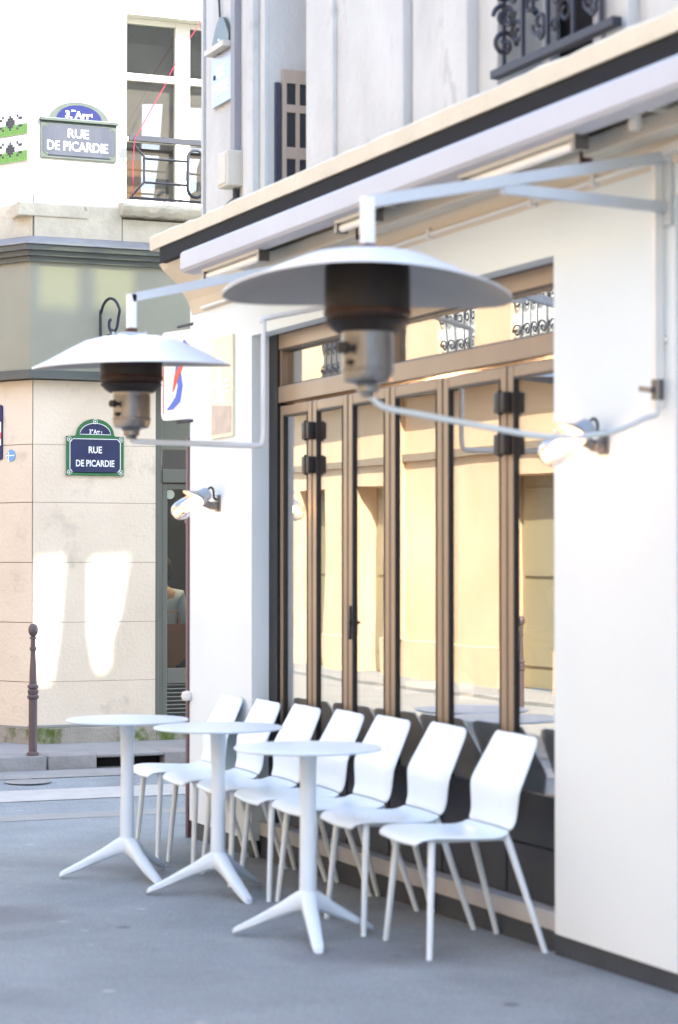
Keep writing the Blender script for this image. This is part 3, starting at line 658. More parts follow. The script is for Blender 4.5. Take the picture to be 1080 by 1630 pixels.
# shopfront fascia
b = MB(); ring(b, 2.93, 3.75, .05); P_(b, 'fascia', M['fascia'], cb)
b = MB(); ring(b, 2.865, 2.90, .10); ring(b, 2.90, 2.93, .075); ring(b, 3.75, 3.79, .08); ring(b, 3.79, 3.83, .11); ring(b, 3.83, 3.87, .14); P_(b, 'fascia_moulding', M['fasciad'], cb)
b = MB(); ring(b, 3.872, 3.88, .155, p2=.155); ring(b, 3.88, 3.95, .15, p2=.02); P_(b, 'lead_flashing', M['lead'], cb)
b = MB()
ring(b, 3.94, 4.20, .012, i0=1); b.box(.328, 1.02, 15.985, 16.3, 3.94, 4.20, .005); b.box(1.026, 9, 15.988, 16.3, 3.94, 4.12, .005)
b.box(.2, .75, 15.975, 16.3, 4.10, 4.205, .01); P_(b, 'string_course', M['stone2'], cb)
b = MB(); ring(b, 4.203, 14, 0, i0=1); b.box(.328, 1.06, 16, 16.35, 4.203, 14); b.box(1.06, 1.95, 16, 16.35, 5.72, 14); b.box(1.95, 9, 16, 16.35, 4.203, 14)
P_(b, 'upper_wall', M['render'], cb)
# weathered window sill
b = MB(); vs = []; nn = 30
for i in range(nn+1):
    x = 1.0 + 1.0*i/nn; j = noise.noise(Vector((x*9, 1, 0)))*.018; k = noise.noise(Vector((x*14, 5, 0)))*.012
    vs += [(x,16.1,4.13),(x,15.93+j,4.145+k),(x,15.90+j,4.175+k),(x,15.89+j,4.21),(x,15.90,4.235),(x,16.1,4.25)]
fs = [tuple(range(6)), tuple(nn*6+k for k in range(5,-1,-1))]
for i in range(nn):
    for k in range(6): fs.append((i*6+k, i*6+(k+1) % 6, (i+1)*6+(k+1) % 6, (i+1)*6+k))
b.add(vs, fs); P_(b, 'window_sill', M['stone2'], cb, 30)
# window
b = MB(); fy = 16.12
for a in ((1.06,1.10),(1.50,1.62),(1.91,1.95)): b.box(a[0],a[1],fy,fy+.06,4.25,5.72,.006)
for z in ((4.25,4.30),(4.755,4.79),(5.235,5.29),(5.68,5.72)): b.box(1.10,1.50,fy+.002,fy+.055,z[0],z[1],.004); b.box(1.62,1.91,fy+.002,fy+.055,z[0],z[1],.004)
wf = P_(b, 'window', M['winframe'], cb)
b = MB(); b.box(1.08,1.93,fy+.03,fy+.034,4.28,5.70); P_(b, 'pane', M['gl_win'], wf)
b = MB(); b.box(1.06,1.95,16.9,16.92,4.2,5.75); b.box(1.06,1.95,16.36,16.9,5.73,5.75); P_(b, 'room_back', M['bwall'], wf)
b = MB(); b.box(1.07,1.94,fy+.066,fy+.07,4.77,5.26); P_(b, 'curtain', M['curtain'], wf)
b = MB(); b.box(1.07,1.94,fy+.066,fy+.07,5.262,5.715); P_(b, 'room_dark_panel', M['void'], wf)  # black panel; the unlit room behind the top pane is put in as colour
b = MB(); b.box(1.08,1.24,fy+.0615,fy+.0645,4.27,4.62); P_(b, 'ochre_curtain', M['ochre'], wf)
b = MB(); b.box(1.07,1.94,fy+.068,fy+.072,4.255,4.765); P_(b, 'lower_curtain', M['curtain'], wf)
# glazed door
dr = empty('door_unit', (1.6, 16.1, .2)); dr.parent = cb; dr.matrix_parent_inverse = parent_world_inv(cb)
bpy.data.objects.remove(dr)
b = MB(); y0, y1 = 16.05, 16.13
b.box(1.302,1.345,y0,y1+.1,.20,2.855,.005); b.box(1.345,1.375,y0+.015,y1+.09,.20,2.80,.004); b.box(1.375,2.6,y0+.01,y1+.1,2.66,2.85,.004); b.box(1.375,2.6,y0+.005,y1+.1,2.095,2.20,.006); b.box(2.25,2.6,y0,y1+.1,.2,2.85)
dfr = P_(b, 'door_frame', M['doorp'], cb)
b = MB(); yy = y0+.03
b.box(1.38,1.425,yy,yy+.05,.24,2.09,.005); b.box(1.425,1.80,yy+.002,yy+.05,2.045,2.088,.003); b.box(1.425,1.80,yy+.002,yy+.05,.53,.65,.004); b.box(1.425,1.80,yy+.002,yy+.05,.21,.275,.003); b.box(1.80,1.85,yy,yy+.05,.24,2.09,.005)
b.box(1.85,2.25,yy,yy+.05,.24,2.09)
dl = P_(b, 'door', M['doorp'], cb)
b = MB()
for k in range(8):
    z = .285 + k*.031; b.beam((1.426,yy+.02,z+.01),(1.80,yy+.02,z+.01),.03,.010,(0,.8,1))
b.box(1.425,1.80,yy+.045,yy+.05,.27,.53); P_(b, 'louvre', M['doorp'], dl)
b = MB(); b.box(1.425,1.80,yy+.02,yy+.024,.65,2.046); P_(b, 'door_pane', M['gl_door'], dl)
b = MB(); b.box(1.376,2.25,y0+.05,y0+.054,2.20,2.66); P_(b, 'transom_pane', M['gl_win'], cb)
b = MB(); b.box(1.376,2.25,y0+.12,y0+.13,2.36,2.66); P_(b, 'transom_blind', mat('khaki_blind', (.30,.29,.20), .8), cb)
b = MB(frame((1.452,yy+.019,2.005),(1,0,0),(0,-1,0))); b.lathe([(.036,0),(.036,.002),(0,.002)], 24); P_(b, 'round_sticker', mat('sticker_paper', (.42,.45,.36), .7, 0, (.35,.38,.30), 30, .8), dl)
b = MB(); b.box(1.0,3.4,18.6,18.7,0,3); b.box(1.0,1.1,16.4,18.6,0,3); b.box(3.3,3.4,16.4,18.6,0,3); b.box(1,3.4,16.4,18.6,2.8,2.85); b.box(1.0,3.4,16.25,18.6,-.03,.0); P_(b, 'interior', M['bwall'], cb)
b = MB(); b.box(1.44,1.52,18.5,18.58,1.5,2.5); P_(b, 'interior_post', M['wood'], cb)
b = MB(); b.lathe([(0,-.02),(.02,0),(0,.02)], 10, (1.88,17.8,1.63)); P_(b, 'pendant_bulb', M['candle'], cb)
pl = bpy.data.lights.new('shop_light', 'POINT'); pl.energy = 9; pl.color = (1,.75,.5); pl.shadow_soft_size = .05
lo = bpy.data.objects.new('shop_light', pl); COL.objects.link(lo); lo.location = (1.95,16.6,2.3)
b = MB(); b.box(.26,.33,15.99,16.2,.25,2.85); 
b.bm.free()

# green street sign
gs = empty('street_sign', (.81,15.99,2.3), 0, 'green bordered navy enamel street sign with white lettering below the fascia', 'street sign', 'street name signs')
FG = frame((.81,15.995,2.29),(1,0,0),(0,-1,0)); wi = parent_world_inv(gs)
def arch(w, y, h, n=14): return [(w*math.cos(math.pi*k/n), y + h*math.sin(math.pi*k/n)) for k in range(n+1)]
b = MB(FG); b.prism([(-.228,-.152),(.228,-.152),(.228,.148),(.165,.15)]+arch(.15,.16,.122)+[(-.165,.15),(-.228,.148)], 0, .012); P_(b, 'border', M['green'], gs)
b = MB(FG); b.prism(rrect(.40,.255,.02), .012, .014); b.prism(arch(.118,.165,.082), .012, .014); P_(b, 'navy_field', M['navy'], gs)
b = MB(FG)
def outline(b, pts, wd, z): band(b, pts+[pts[0],pts[1]], [wd]*(len(pts)+2), z, z+.0008)
outline(b, [(-.175,-.128),(.175,-.128),(.20,-.10),(.20,.10),(.175,.128),(-.175,.128),(-.20,.10),(-.20,-.10)], .005, .0142)
outline(b, arch(.122,.163,.086), .004, .0142)
for cx, cy in ((-.205,.125),(.205,.125),(-.205,-.128),(.205,-.128),(0,.262)):
    r = .017; outline(b, [(cx+r*math.cos(k*.63), cy+r*math.sin(k*.63)) for k in range(10)], .004, .0145); b.lathe([(.006,.013),(.006,.0155)], 10, (cx,cy,0))
P_(b, 'white_lines', M['swhite'], gs)
text('lettering', 'RUE', .105, .052, M['swhite'], gs, wi@FG@Matrix.Translation((0,.045,0)), .0148, .02)
text('lettering', 'DE PICARDIE', .305, .052, M['swhite'], gs, wi@FG@Matrix.Translation((0,-.058,0)), .0148, .02)
text('lettering', "3  Arr", .085, .034, M['swhite'], gs, wi@FG@Matrix.Translation((-.005,.185,0)), .0148, .02)
text('lettering', "e", .012, .014, M['swhite'], gs, wi@FG@Matrix.Translation((-.024,.196,0)), .0148, .02)
text('lettering', "t", .010, .020, M['swhite'], gs, wi@FG@Matrix.Translation((.050,.180,0)), .0148, .01)
# old upper sign
os_ = empty('street_sign', (.67,15.99,4.72), 0, 'old faded blue arched street sign with serif style lettering on the sunlit upper wall', 'street sign', 'street name signs')
FO = frame((.675,15.995,4.70),(1,0,0),(0,-1,0)); wi = parent_world_inv(os_)
b = MB(FO); b.prism(rrect(.60,.29,.006,1), 0, .012); b.prism(arch(.24,.14,.155), 0, .014); P_(b, 'border', M['gborder'], os_)
b = MB(FO); b.prism([(-.24,-.13),(.24,-.13),(.24,-.10),(.28,-.10),(.28,.095),(.24,.095),(.24,.12),(-.24,.12),(-.24,.095),(-.28,.095),(-.28,-.10),(-.24,-.10)], .012, .014); P_(b, 'blue_field', M['fblue'], os_)
b = MB(FO); b.prism(arch(.18,.155,.115), .014, .016); P_(b, 'arch_field', M['dblue'], os_)
b = MB(FO); outline(b, [(-.245,-.125),(.245,-.125),(.285,-.095),(.285,.09),(.245,.115),(-.245,.115),(-.285,.09),(-.285,-.095)], .004, .0142); P_(b, 'line', M['gborder'], os_)
b = MB(FO); b.box(-.31,.31,.135,.16,.0,.03,.004); P_(b, 'ledge', M['gborder'], os_)
text('lettering', 'RUE', .165, .068, M['swhite'], os_, wi@FO@Matrix.Translation((-.005,.05,0)), .0155, .008)
text('lettering', 'DE PICARDIE', .48, .072, M['swhite'], os_, wi@FO@Matrix.Translation((-.01,-.048,0)), .0155, .008)
text('lettering', '3. Arr', .20, .058, M['swhite'], os_, wi@FO@Matrix.Translation((-.01,.195,0)), .0175, .03)
text('lettering', 'eme', .035, .012, M['swhite'], os_, wi@FO@Matrix.Translation((-.045,.225,0)), .0175, .02)
text('lettering', 't', .012, .03, M['swhite'], os_, wi@FO@Matrix.Translation((.10,.20,0)), .0175, .02)
# tile mosaics on the chamfer (plain generic pattern)
cd_ = Vector((-.5,.866,0)); cn = Vector((-.866,-.5,0))
for zc, lab in ((4.835,'upper of two small white and green tile mosaics at the building corner'), (4.63,'lower of two small white and green tile mosaics at the building corner')):
    o3 = Vector((.32,16,zc)) + cd_*.245 + cn*.004
    FM = frame(o3, -cd_, cn); mo = empty('tile_mosaic', o3, 0, lab, 'mosaic', 'tile mosaics on the corner'); q = .0195
    bw, bg_, bd = MB(FM), MB(FM), MB(FM)
    for i in range(-11, 10):
        for j in range(-5, 5):
            dark = (abs(i)+abs(j+.5)*1.4 < 3.6) or (abs(i) in (5,6) and j in (-2,1)) or (abs(i) == 4 and j in (-3,2))
            (bd if dark else bg_ if j < -1 else bw).box(i*q+.001, (i+1)*q-.001, j*q+.001, (j+1)*q-.001, .001, .007)
    P_(bw, 'white_tile', M['tilew'], mo); P_(bg_, 'green_tile', M['lime'], mo); P_(bd, 'dark_tile', M['tiled'], mo)
    b = MB(FM); b.box(-.216,.197,-.100,.100,-.003,.003); P_(b, 'backing', M['grout'], mo)
# blue notice and round sticker on the chamfer
o3 = Vector((.32,16,2.47)) + cd_*.56 + cn*.003; FM = frame(o3, -cd_, cn)
nb = empty('notice', o3, 0, 'blue notice with red and white stripe cut off at the left frame edge', 'sign')
b = MB(FM); b.prism(rrect(.5,.42,.02), 0, .01); P_(b, 'panel', M['dblue'], nb)
b = MB(FM); b.box(-.2,.24,-.10,-.05,.0102,.012); b.box(-.2,.24,.0,.08,.0102,.012); P_(b, 'white_stripe', M['swhite'], nb)
b = MB(FM); b.box(-.2,.24,-.05,.0,.0102,.012); P_(b, 'red_stripe', M['redp'], nb)
o3 = Vector((.32,16,2.29)) + cd_*.22 + cn*.002; FM = frame(o3, -cd_, cn)
b = MB(FM); b.lathe([(.045,0),(.045,.004),(0,.004)], 24); st = empty('sticker', o3, 0, 'small round sky blue sticker on the stone left of the green sign', 'sticker'); P_(b, 'disc', M['cyanp'], st)
b = MB(FM); b.box(-.05,.035,-.004,.004,.0042,.005); b.box(-.03,-.02,-.05,.03,.0052,.006); P_(b, 'white_mark', M['swhite'], st)
# iron lantern bracket
ln = empty('wall_lantern', (.86,15.9,3.1), 0, 'black scrolled iron lantern bracket on the grey green fascia', 'lantern')
b = MB(); pts = [(.84,15.93,3.02),(.835,15.93,3.2),(.83,15.92,3.38)] + [(.875+.045*math.cos(R(a)), 15.90-.001*(180-a), 3.38+.10*math.sin(R(a))) for a in range(180,-1,-20)] + [(.92,15.75,3.33),(.91,15.76,3.25),(.885,15.79,3.22),(.87,15.82,3.26),(.872,15.82,3.31),(.885,15.82,3.32)]
b.tube(smooth_path(pts,3), .011, 8); b.lathe([(.0,0),(.04,.005),(.045,.012),(.012,.02),(.012,.05),(0,.06)], 16, (.88,15.78,3.19)); P_(b, 'scroll', M['iron'], ln, 60)
b = MB(); b.lathe([(.05,0),(.075,.13),(.03,.19),(.01,.2)], 4, (.90,15.78,2.95)); P_(b, 'lantern_glass', M['gold'], ln)
b = MB()
for k in range(4):
    a = math.pi/2*k; b.tube([(.90+.05*math.cos(a),15.78+.05*math.sin(a),2.95),(.90+.077*math.cos(a),15.78+.077*math.sin(a),3.08),(.90,15.78,3.17)], .007, 6)
b.lathe([(0,-.035),(.02,-.02),(.052,0),(.054,.012)], 4, (.90,15.78,2.945)); b.tube([(.86,15.78,2.94),(.87,15.76,2.90),(.90,15.76,2.885),(.93,15.76,2.90)], .006, 6); P_(b, 'lantern_frame', M['iron'], ln)
# window railing
rl = empty('window_railing', (1.5,15.9,4.3), 0, 'plain dark iron railing in front of the corner building window', 'railing')
for z_, w_ in ((4.735,.04),(4.275,.016)): b = MB(); b.beam((1.05,15.9,z_),(1.96,15.9,z_),w_,w_); P_(b, 'rail', M['iron'], rl)
b = MB(); r_ = .009
for z in (4.35,4.60): pass
b.tube([(1.07,15.9,4.70),(1.17,15.9,4.60),(1.17,15.9,4.40),(1.07,15.9,4.29)], r_, 6)
b.tube([(1.17,15.9,4.585),(1.52,15.9,4.585)], r_, 6); b.tube([(1.17,15.9,4.40),(1.52,15.9,4.40)], r_, 6)
b.tube([(1.59+.065*math.cos(R(a)), 15.9, (4.61 if a < 180 else 4.38)+.07*math.sin(R(a))) for a in range(0,360,20)], .012, 8, True)
b.tube([(1.655,15.9,4.585),(1.96,15.9,4.585)], r_, 6); b.tube([(1.655,15.9,4.40),(1.96,15.9,4.40)], r_, 6)
P_(b, 'bar', M['iron'], rl, 60)
b = MB(); b.tube([(1.72,15.87,6.1),(1.60,15.87,5.65),(1.44,15.86,5.40),(1.32,15.86,5.15),(1.18,15.86,4.90),(1.08,15.86,4.72),(1.07,15.87,4.5),(1.075,15.87,4.3)], .003, 6)
tag(b.build('pink_cord', M['pink'], smooth=60), 'thin bright pink cord slung across the upper window to the railing', 'cord')

# ================================================================ BOLLARD
b = MB(); b.lathe([(.052,0),(.052,.02),(.036,.03),(.036,.40),(.048,.41),(.05,.425),(.038,.435),(.046,.45),(.046,.465),(.034,.475),(.046,.485),(.046,.50),(.032,.51),(.030,.60),(.022,.70),(.020,.745),(.03,.755),(.03,.77),(.022,.775),(.02,.83),(.03,.835),(.028,.845),(.018,.85),(.030,.862),(.040,.88),(.042,.90),(.038,.92),(.025,.935),(0,.942)], 24)
bo = b.build('bollard', M['bollard'], smooth=40); bo.scale = (.85,.85,1); bo.location = (.098,15.13,.098); tag(bo, 'brown iron bollard with ball top on the kerb across the street', 'bollard', 'ball topped bollards')
b2 = bo.copy(); COL.objects.link(b2); b2.location = (-5.8, 18.9, 0); tag(b2, 'ball topped bollard on the opposite side, seen reflected in the cafe glass', 'bollard', 'ball topped bollards')

# ================================================================ OPPOSITE BUILDING (seen in the glass)
ob = empty('opposite_building', (-7.1,20,0), 0, 'sunlit warm stone building on the other side of the street, reflected in the glass', 'building')
OX = -7.1
b = MB()
doors = [(20.6,21.85),(25.08,25.95),(27.0,28.0),(18.2,19.2),(13.0,14.0),(7,8)]
edges = sorted(doors); cur = -6
for d0, d1 in edges: b.box(OX-.4,OX,cur,d0,.5,3.5); cur = d1
b.box(OX-.4,OX,cur,36,.5,3.5)
for d0, d1 in doors: b.box(OX-.4,OX,d0,d1,2.44,3.5)
b.box(OX-.4,OX-.0,-6,36,6.6,7.8)
wins = [y for y in [x*1.9-4 for x in range(20)]]
cur = -6
for y in wins: b.box(OX-.4,OX,cur,y,3.72,6.6); cur = y+.95
b.box(OX-.4,OX,cur,36,3.72,6.6)
P_(b, 'wall', M['opp'], ob)
b = MB(); cur = -6
for d0, d1 in edges: b.box(OX-.4,OX+.05,cur,d0,0,.5,.01); cur = d1
b.box(OX-.4,OX+.05,cur,36,0,.5,.01)
b.box(OX-.1,OX+.10,24.42,24.5,.5,3.5); P_(b, 'plinth', M['opp'], ob)
b = MB(); b.box(OX-.3,OX+.05,-6,36,2.70,2.79); b.box(OX-.4,OX+.24,-6,36,3.52,3.7,.02); P_(b, 'string_course', M['oppd'], ob)
for d0, d1 in doors: b = MB(); b.box(OX-.35,OX-.28,d0,d1,.05,2.44); b.box(OX-.28,OX-.26,d0+.1,d1-.1,.3,1.2); b.box(OX-.28,OX-.26,d0+.1,d1-.1,1.3,2.3); P_(b, 'door', M['oppdoor'], ob)
for k, y in enumerate(wins):
    b = MB(); b.box(OX-.10,OX-.06,y,y+.95,3.72,6.6); wo = P_(b, 'window', M['curtain'] if k % 4 == 0 else M['oppw'], ob)
    b = MB(); b.beam((OX-.03,y,4.62),(OX-.03,y+.95,4.62),.03,.03); b.beam((OX-.03,y,3.8),(OX-.03,y+.95,3.8),.02,.02)
    for j in range(5):
        yy_ = y+.1+j*.19
        b.beam((OX-.03,yy_-.09,3.8),(OX-.03,yy_-.09,4.62),.012,.012,(1,0,0)); b.tube([(OX-.03, p[0], p[1]) for p in spiral(yy_, 4.05, .085, 1.2, 0, 1, 12)], .011, 4); b.tube([(OX-.03, p[0], p[1]) for p in spiral(yy_, 4.38, .085, 1.2, 2, -1, 12)], .011, 4)
    P_(b, 'railing', M['iron'], wo)

# building that closes the street behind the camera (only its reflection shows)
eb = empty('street_end_building', (-3,-38,0), 0, 'plain stone apartment building closing the street far behind the cafe tables', 'building')
b = MB(); b.box(-26,14,-46,-38,-.1,15); P_(b, 'wall', M['upstone'], eb)
b = MB(); b.box(-26.3,14.3,-46.3,-37.7,15.001,15.4); b.box(-25,13,-45,-39,15.4,17.5); P_(b, 'roof', M['lead'], eb)
for fl in range(4):
    for k in range(9):
        x_ = -22 + k*3.6; b = MB(); b.box(x_,x_+1.2,-38.02,-37.97,1.2+fl*3.5,3.3+fl*3.5); wn_ = P_(b, 'window', M['winframe'], eb)
        b = MB(); b.box(x_+.08,x_+1.12,-37.975,-37.96,1.28+fl*3.5,3.22+fl*3.5); P_(b, 'pane', M['void'], wn_)

# ================================================================ CHAIRS
def chair():
    t = empty('chair', (0,0,0))
    # local: +x towards the wall (back), seat centre at origin
    # profile of shell centreline (x, z, halfwidth)
    prof = [(-.235,.425,.195),(-.230,.445,.214),(-.20,.459,.226),(-.12,.459,.230),(-.02,.453,.230),(.06,.449,.226),(.115,.452,.216),(.142,.466,.214),(.150,.50,.217),(.151,.56,.229),(.152,.612,.241),(.161,.636,.243),(.194,.70,.230),(.224,.76,.218),(.241,.795,.211),(.247,.812,.199),(.249,.820,.172)]
    n = 13; vs = []; fs = []
    for i, (x, z, hw) in enumerate(prof):
        for k in range(n):
            u = -1+2*k/(n-1); e = abs(u)
            dish = (.010*(1-u*u)) if i < 7 else 0
            lip = .020*max(0, (e-.75)/.25)**1.5 if i > 7 else .004*max(0,(e-.8)/.2)
            xx, zz = x, z
            if i <= 6: zz = z - dish - lip*1.5; 
            else: xx = x + .016*(1-u*u) + lip*.9
            vs.append((xx, u*hw, zz))
    for i in range(len(prof)-1):
        for k in range(n-1): fs.append((i*n+k, i*n+k+1, (i+1)*n+k+1, (i+1)*n+k))
    def part(name, r0, r1):
        b = MB(); b.add([v for v in vs[r0*n:(r1+1)*n]], [(i*n+k, i*n+k+1, (i+1)*n+k+1, (i+1)*n+k) for i in range(r1-r0) for k in range(n-1)])
        o = P0(b, name, M['chair'], t, 60)
        m = o.modifiers.new('s','SOLIDIFY'); m.thickness = .014; m.offset = 0
        m = o.modifiers.new('b','SUBSURF'); m.levels = 2; m.render_levels = 2
        return o
    part('seat', 0, 7); part('backrest', 7, len(prof)-1)
    for s in (-1, 1):
        b = MB(); b.tube([(-.165,s*.180,.445),(-.17,s*.190,.36),(-.195,s*.235,.0)], [.0145,.0140,.0115], 12); P0(b, 'leg', M['legw'], t, 60)
        b = MB(); b.tube([(.135,s*.183,.455),(.155,s*.188,.40),(.28,s*.235,.0)], [.0145,.0140,.0115], 12); P0(b, 'leg', M['legw'], t, 60)
    b = MB(); b.tube([(-.165,-.18,.438),(.135,-.183,.438),(.135,.183,.438),(-.165,.18,.438)], .009, 8, True)
    P0(b, 'seat_frame', M['legw'], t, 60)
    return t
CH = [(-.27,7.58,'nearest chair of the row, white plastic with bent back beside the white pier'),
      (-.268,8.19,'second nearest white chair, right behind the nearest one'),
      (-.272,8.73,'third white chair from the camera, behind the front table top'),
      (-.268,9.23,'fourth white chair from the camera, middle of the row'),
      (-.27,9.74,'fifth white chair, behind the middle table column'),
      (-.27,10.26,'sixth white chair, second from the far end of the row'),
      (-.275,10.78,'farthest white chair, against the far white pier')]
c0 = chair()
for i, (x, y, lab) in enumerate(CH):
    c = c0 if i == 0 else copy_tree(c0)
    c.location = (x+.008, y, G(y)); c.rotation_euler = (0, 0, R(-3.5+random.uniform(-1.5,1.5)))
    tag(c, lab, 'chair', 'white chairs in a row along the cafe front')

# ================================================================ TABLES
def table():
    t = empty('round_table', (0,0,0)); n = 64
    b = MB(); b.lathe([(.0,.750),(.280,.750),(.2915,.753),(.295,.758),(.2915,.762),(.284,.763),(0,.763)], n); P0(b, 'tabletop', M['table'], t, 40)
    b = MB(); b.lathe([(.10,.742),(.10,.7495)], 24); b.lathe([(.035,.15),(.033,.30),(.031,.55),(.033,.65),(.036,.72),(.040,.742)], 28); P0(b, 'column', M['table'], t, 40)
    for k in range(3):
        a = R(120*k); d = Vector((math.cos(a), math.sin(a), 0)); s = Vector((-d.y, d.x, 0))
        secs = [(.0,.165,.036,.045),(.045,.150,.033,.040),(.12,.112,.028,.028),(.22,.062,.025,.020),(.30,.026,.022,.014),(.318,.018,.020,.011),(.322,.012,.016,.009)]
        b = MB(); vs = []
        m_ = 8
        for r, z, w_, h_ in secs:
            for q in range(m_):
                aa = 2*math.pi*(q+.5)/m_; cx_ = math.copysign(abs(math.cos(aa))**.5, math.cos(aa)); cz_ = math.copysign(abs(math.sin(aa))**.5, math.sin(aa))
                p = d*r + s*cx_*w_ + Vector((0,0,z+cz_*h_)); p.z = max(p.z, .003); vs.append(p)
        fs = [tuple(range(m_)), tuple((len(secs)-1)*m_+q for q in range(m_-1,-1,-1))]
        for i in range(len(secs)-1):
            for q in range(m_): fs.append((i*m_+q, i*m_+(q+1) % m_, (i+1)*m_+(q+1) % m_, (i+1)*m_+q))
        b.add(vs, fs); P0(b, 'leg', M['table'], t, 50)
    return t
t0 = table()
for i, (x, y, a, lab) in enumerate([(-.71,7.98,15,'nearest white round bistro table with three splayed feet'),(-.61,9.30,35,'middle white round bistro table between the other two'),(-.81,10.03,40,'farthest white round bistro table, leftmost of the three')]):
    c = t0 if i == 0 else copy_tree(t0)
    c.location = (x, y, G(y)); c.rotation_euler = (0,0,R(a)); tag(c, lab, 'table', 'white round tables in front of the cafe')

# ================================================================ INSIDE THE CAFE
def inner_table(x, y, lab):
    t = empty('indoor_table', (x,y,.12), 0, lab, 'table', 'indoor tables behind the cafe glass')
    b = MB(); b.lathe([(0,.72),(.33,.72),(.335,.735),(.33,.745),(0,.745)], 40); P0(b, 'tabletop', M['table'], t, 40)
    b = MB(); b.lathe([(.2,0),(.2,.02),(.03,.04),(.03,.72)], 20); P0(b, 'column', M['blackmetal'], t, 40)
    for dx_, dy_ in ((-.1,.1),(.12,-.05)):
        b = MB(); b.lathe([(.03,.745),(.032,.76),(.036,.86),(.034,.86),(.028,.765),(0,.76)], 18, (dx_,dy_,0)); P0(b, 'glass', M['gl_clear'], t, 40)
inner_table(.75,7.9,'pale indoor table with glasses behind the nearest door pane')
inner_table(.75,8.9,'pale indoor table behind the third door pane')
inner_table(.8,9.9,'pale indoor table at the far end behind the glass')
t = empty('carafe', (.62,7.75,.865), 0, 'clear water carafe on the nearest indoor table', 'carafe')
b = MB(); b.lathe([(.04,0),(.045,.02),(.045,.14),(.02,.2),(.022,.25)], 20); P0(b, 'bottle', M['gl_clear'], t, 40)

# ================================================================ PEOPLE
def skin_mesh(name, verts, edges, m, parent, sub=2):
    me = bpy.data.meshes.new(name); me.from_pydata([v[0] for v in verts], edges, []); o = bpy.data.objects.new(name, me); COL.objects.link(o); o.parent = parent
    md = o.modifiers.new('skin','SKIN'); md.use_smooth_shade = True
    for i, v in enumerate(verts):
        r = v[1] if isinstance(v[1], tuple) else (v[1], v[1]); me.skin_vertices[0].data[i].radius = r
        me.skin_vertices[0].data[i].use_root = (i == 0)
    s = o.modifiers.new('sub','SUBSURF'); s.levels = sub; s.render_levels = sub
    me.materials.append(m); return o
def person(loc, rz, h, label, top, bottom, arm_fwd=.25):
    t = empty('person', loc, rz, label, 'person'); t.scale = (h/1.75,)*3
    # facing -y
    V = [((0,0,.94),(.15,.11)),((0,0,1.12),(.13,.10)),((0,0,1.30),(.16,.11)),((0,0,1.42),(.13,.08)),((0,-.005,1.50),(.05,.05)),((0,-.015,1.56),(.055,.06)),((0,-.02,1.64),(.075,.092)),((0,-.01,1.71),(.055,.07))]
    E_ = [(0,1),(1,2),(2,3),(3,4),(4,5),(5,6),(6,7)]
    for s in (-1,1):
        i = len(V); V += [((s*.17,0,1.41),.055),((s*.215,.01,1.14),.042),((s*.205,-arm_fwd*.55,.95),.034),((s*.195,-arm_fwd*.75,.88),.028)]
        E_ += [(3,i),(i,i+1),(i+1,i+2),(i+2,i+3)]
        for q in range(4):
            j = len(V); ox = (q-1.5)*.018; ln_ = (.065,.078,.074,.058)[q]
            V += [((s*.195+ox*.3,-arm_fwd*.75+ox,.84),.010),((s*.19+ox*.3,-arm_fwd*.75+ox-.01,.84-ln_*.5),.009),((s*.18+ox*.3,-arm_fwd*.75+ox-.004,.84-ln_),.007)]; E_ += [(i+3,j),(j,j+1),(j+1,j+2)]
        j = len(V); V += [((s*.18,-arm_fwd*.75-.04,.85),.010),((s*.175,-arm_fwd*.75-.05,.815),.008)]; E_ += [(i+3,j),(j,j+1)]
        i = len(V); V += [((s*.09,0,.86),.085),((s*.10,-.01,.48),.058),((s*.10,.02,.10),.038),((s*.10,.03,.05),.042),((s*.105,-.10,.035),.034),((s*.105,-.16,.03),.024)]
        E_ += [(0,i),(i,i+1),(i+1,i+2),(i+2,i+3),(i+3,i+4),(i+4,i+5)]
    body = skin_mesh('body', V, E_, M['skin'], t)
    Vs = [((0,0,.96),(.165,.125)),((0,0,1.12),(.15,.12)),((0,0,1.30),(.175,.125)),((0,0,1.42),(.14,.09)),((0,-.003,1.48),(.065,.06))]; Es = [(0,1),(1,2),(2,3),(3,4)]
    for s in (-1,1):
        i = len(Vs); Vs += [((s*.17,0,1.41),.068),((s*.217,.01,1.14),.055),((s*.207,-arm_fwd*.5,.97),.046)]; Es += [(3,i),(i,i+1),(i+1,i+2)]
    skin_mesh('shirt', Vs, Es, top, t)
    Vt = [((0,0,.98),(.158,.118)),((0,0,.90),(.165,.125))]; Et = [(0,1)]
    for s in (-1,1):
        i = len(Vt); Vt += [((s*.09,0,.84),.10),((s*.10,-.01,.48),.072),((s*.10,.02,.09),.055)]; Et += [(1,i),(i,i+1),(i+1,i+2)]
    skin_mesh('trousers', Vt, Et, bottom, t)
    b = MB(); b.lathe([(.0,.115),(.05,.108),(.085,.075),(.098,.02),(.095,-.05),(.08,-.10),(.06,-.11)], 20, (0,.018,1.665)); P0(b, 'hair', M['hair'], t, 60)
    b = MB(); b.lathe([(0,-.012),(.012,0),(0,.02)], 8, (0,-.118,1.625)); P0(b, 'nose', M['skin'], t, 60)
    for s in (-1,1):
        b = MB(); b.lathe([(0,-.006),(.009,0),(0,.006)], 8, (s*.032,-.103,1.655)); P0(b, 'eye', M['hair'], t, 60)
        b = MB(); b.lathe([(0,-.03),(.012,-.01),(.015,.015),(0,.03)], 8, (s*.086,0,1.64)); P0(b, 'ear', M['skin'], t, 60)
    b = MB(); b.box(-.025,.025,-.104,-.098,1.585,1.593); P0(b, 'mouth', mat('lips', (.4,.16,.13), .5), t)
    return t
person((1.60,16.75,.0), R(170), 1.50, 'person seen from behind in pale blue shirt and dark trousers inside the glazed door', M['shirt'], M['trouser'], .2)
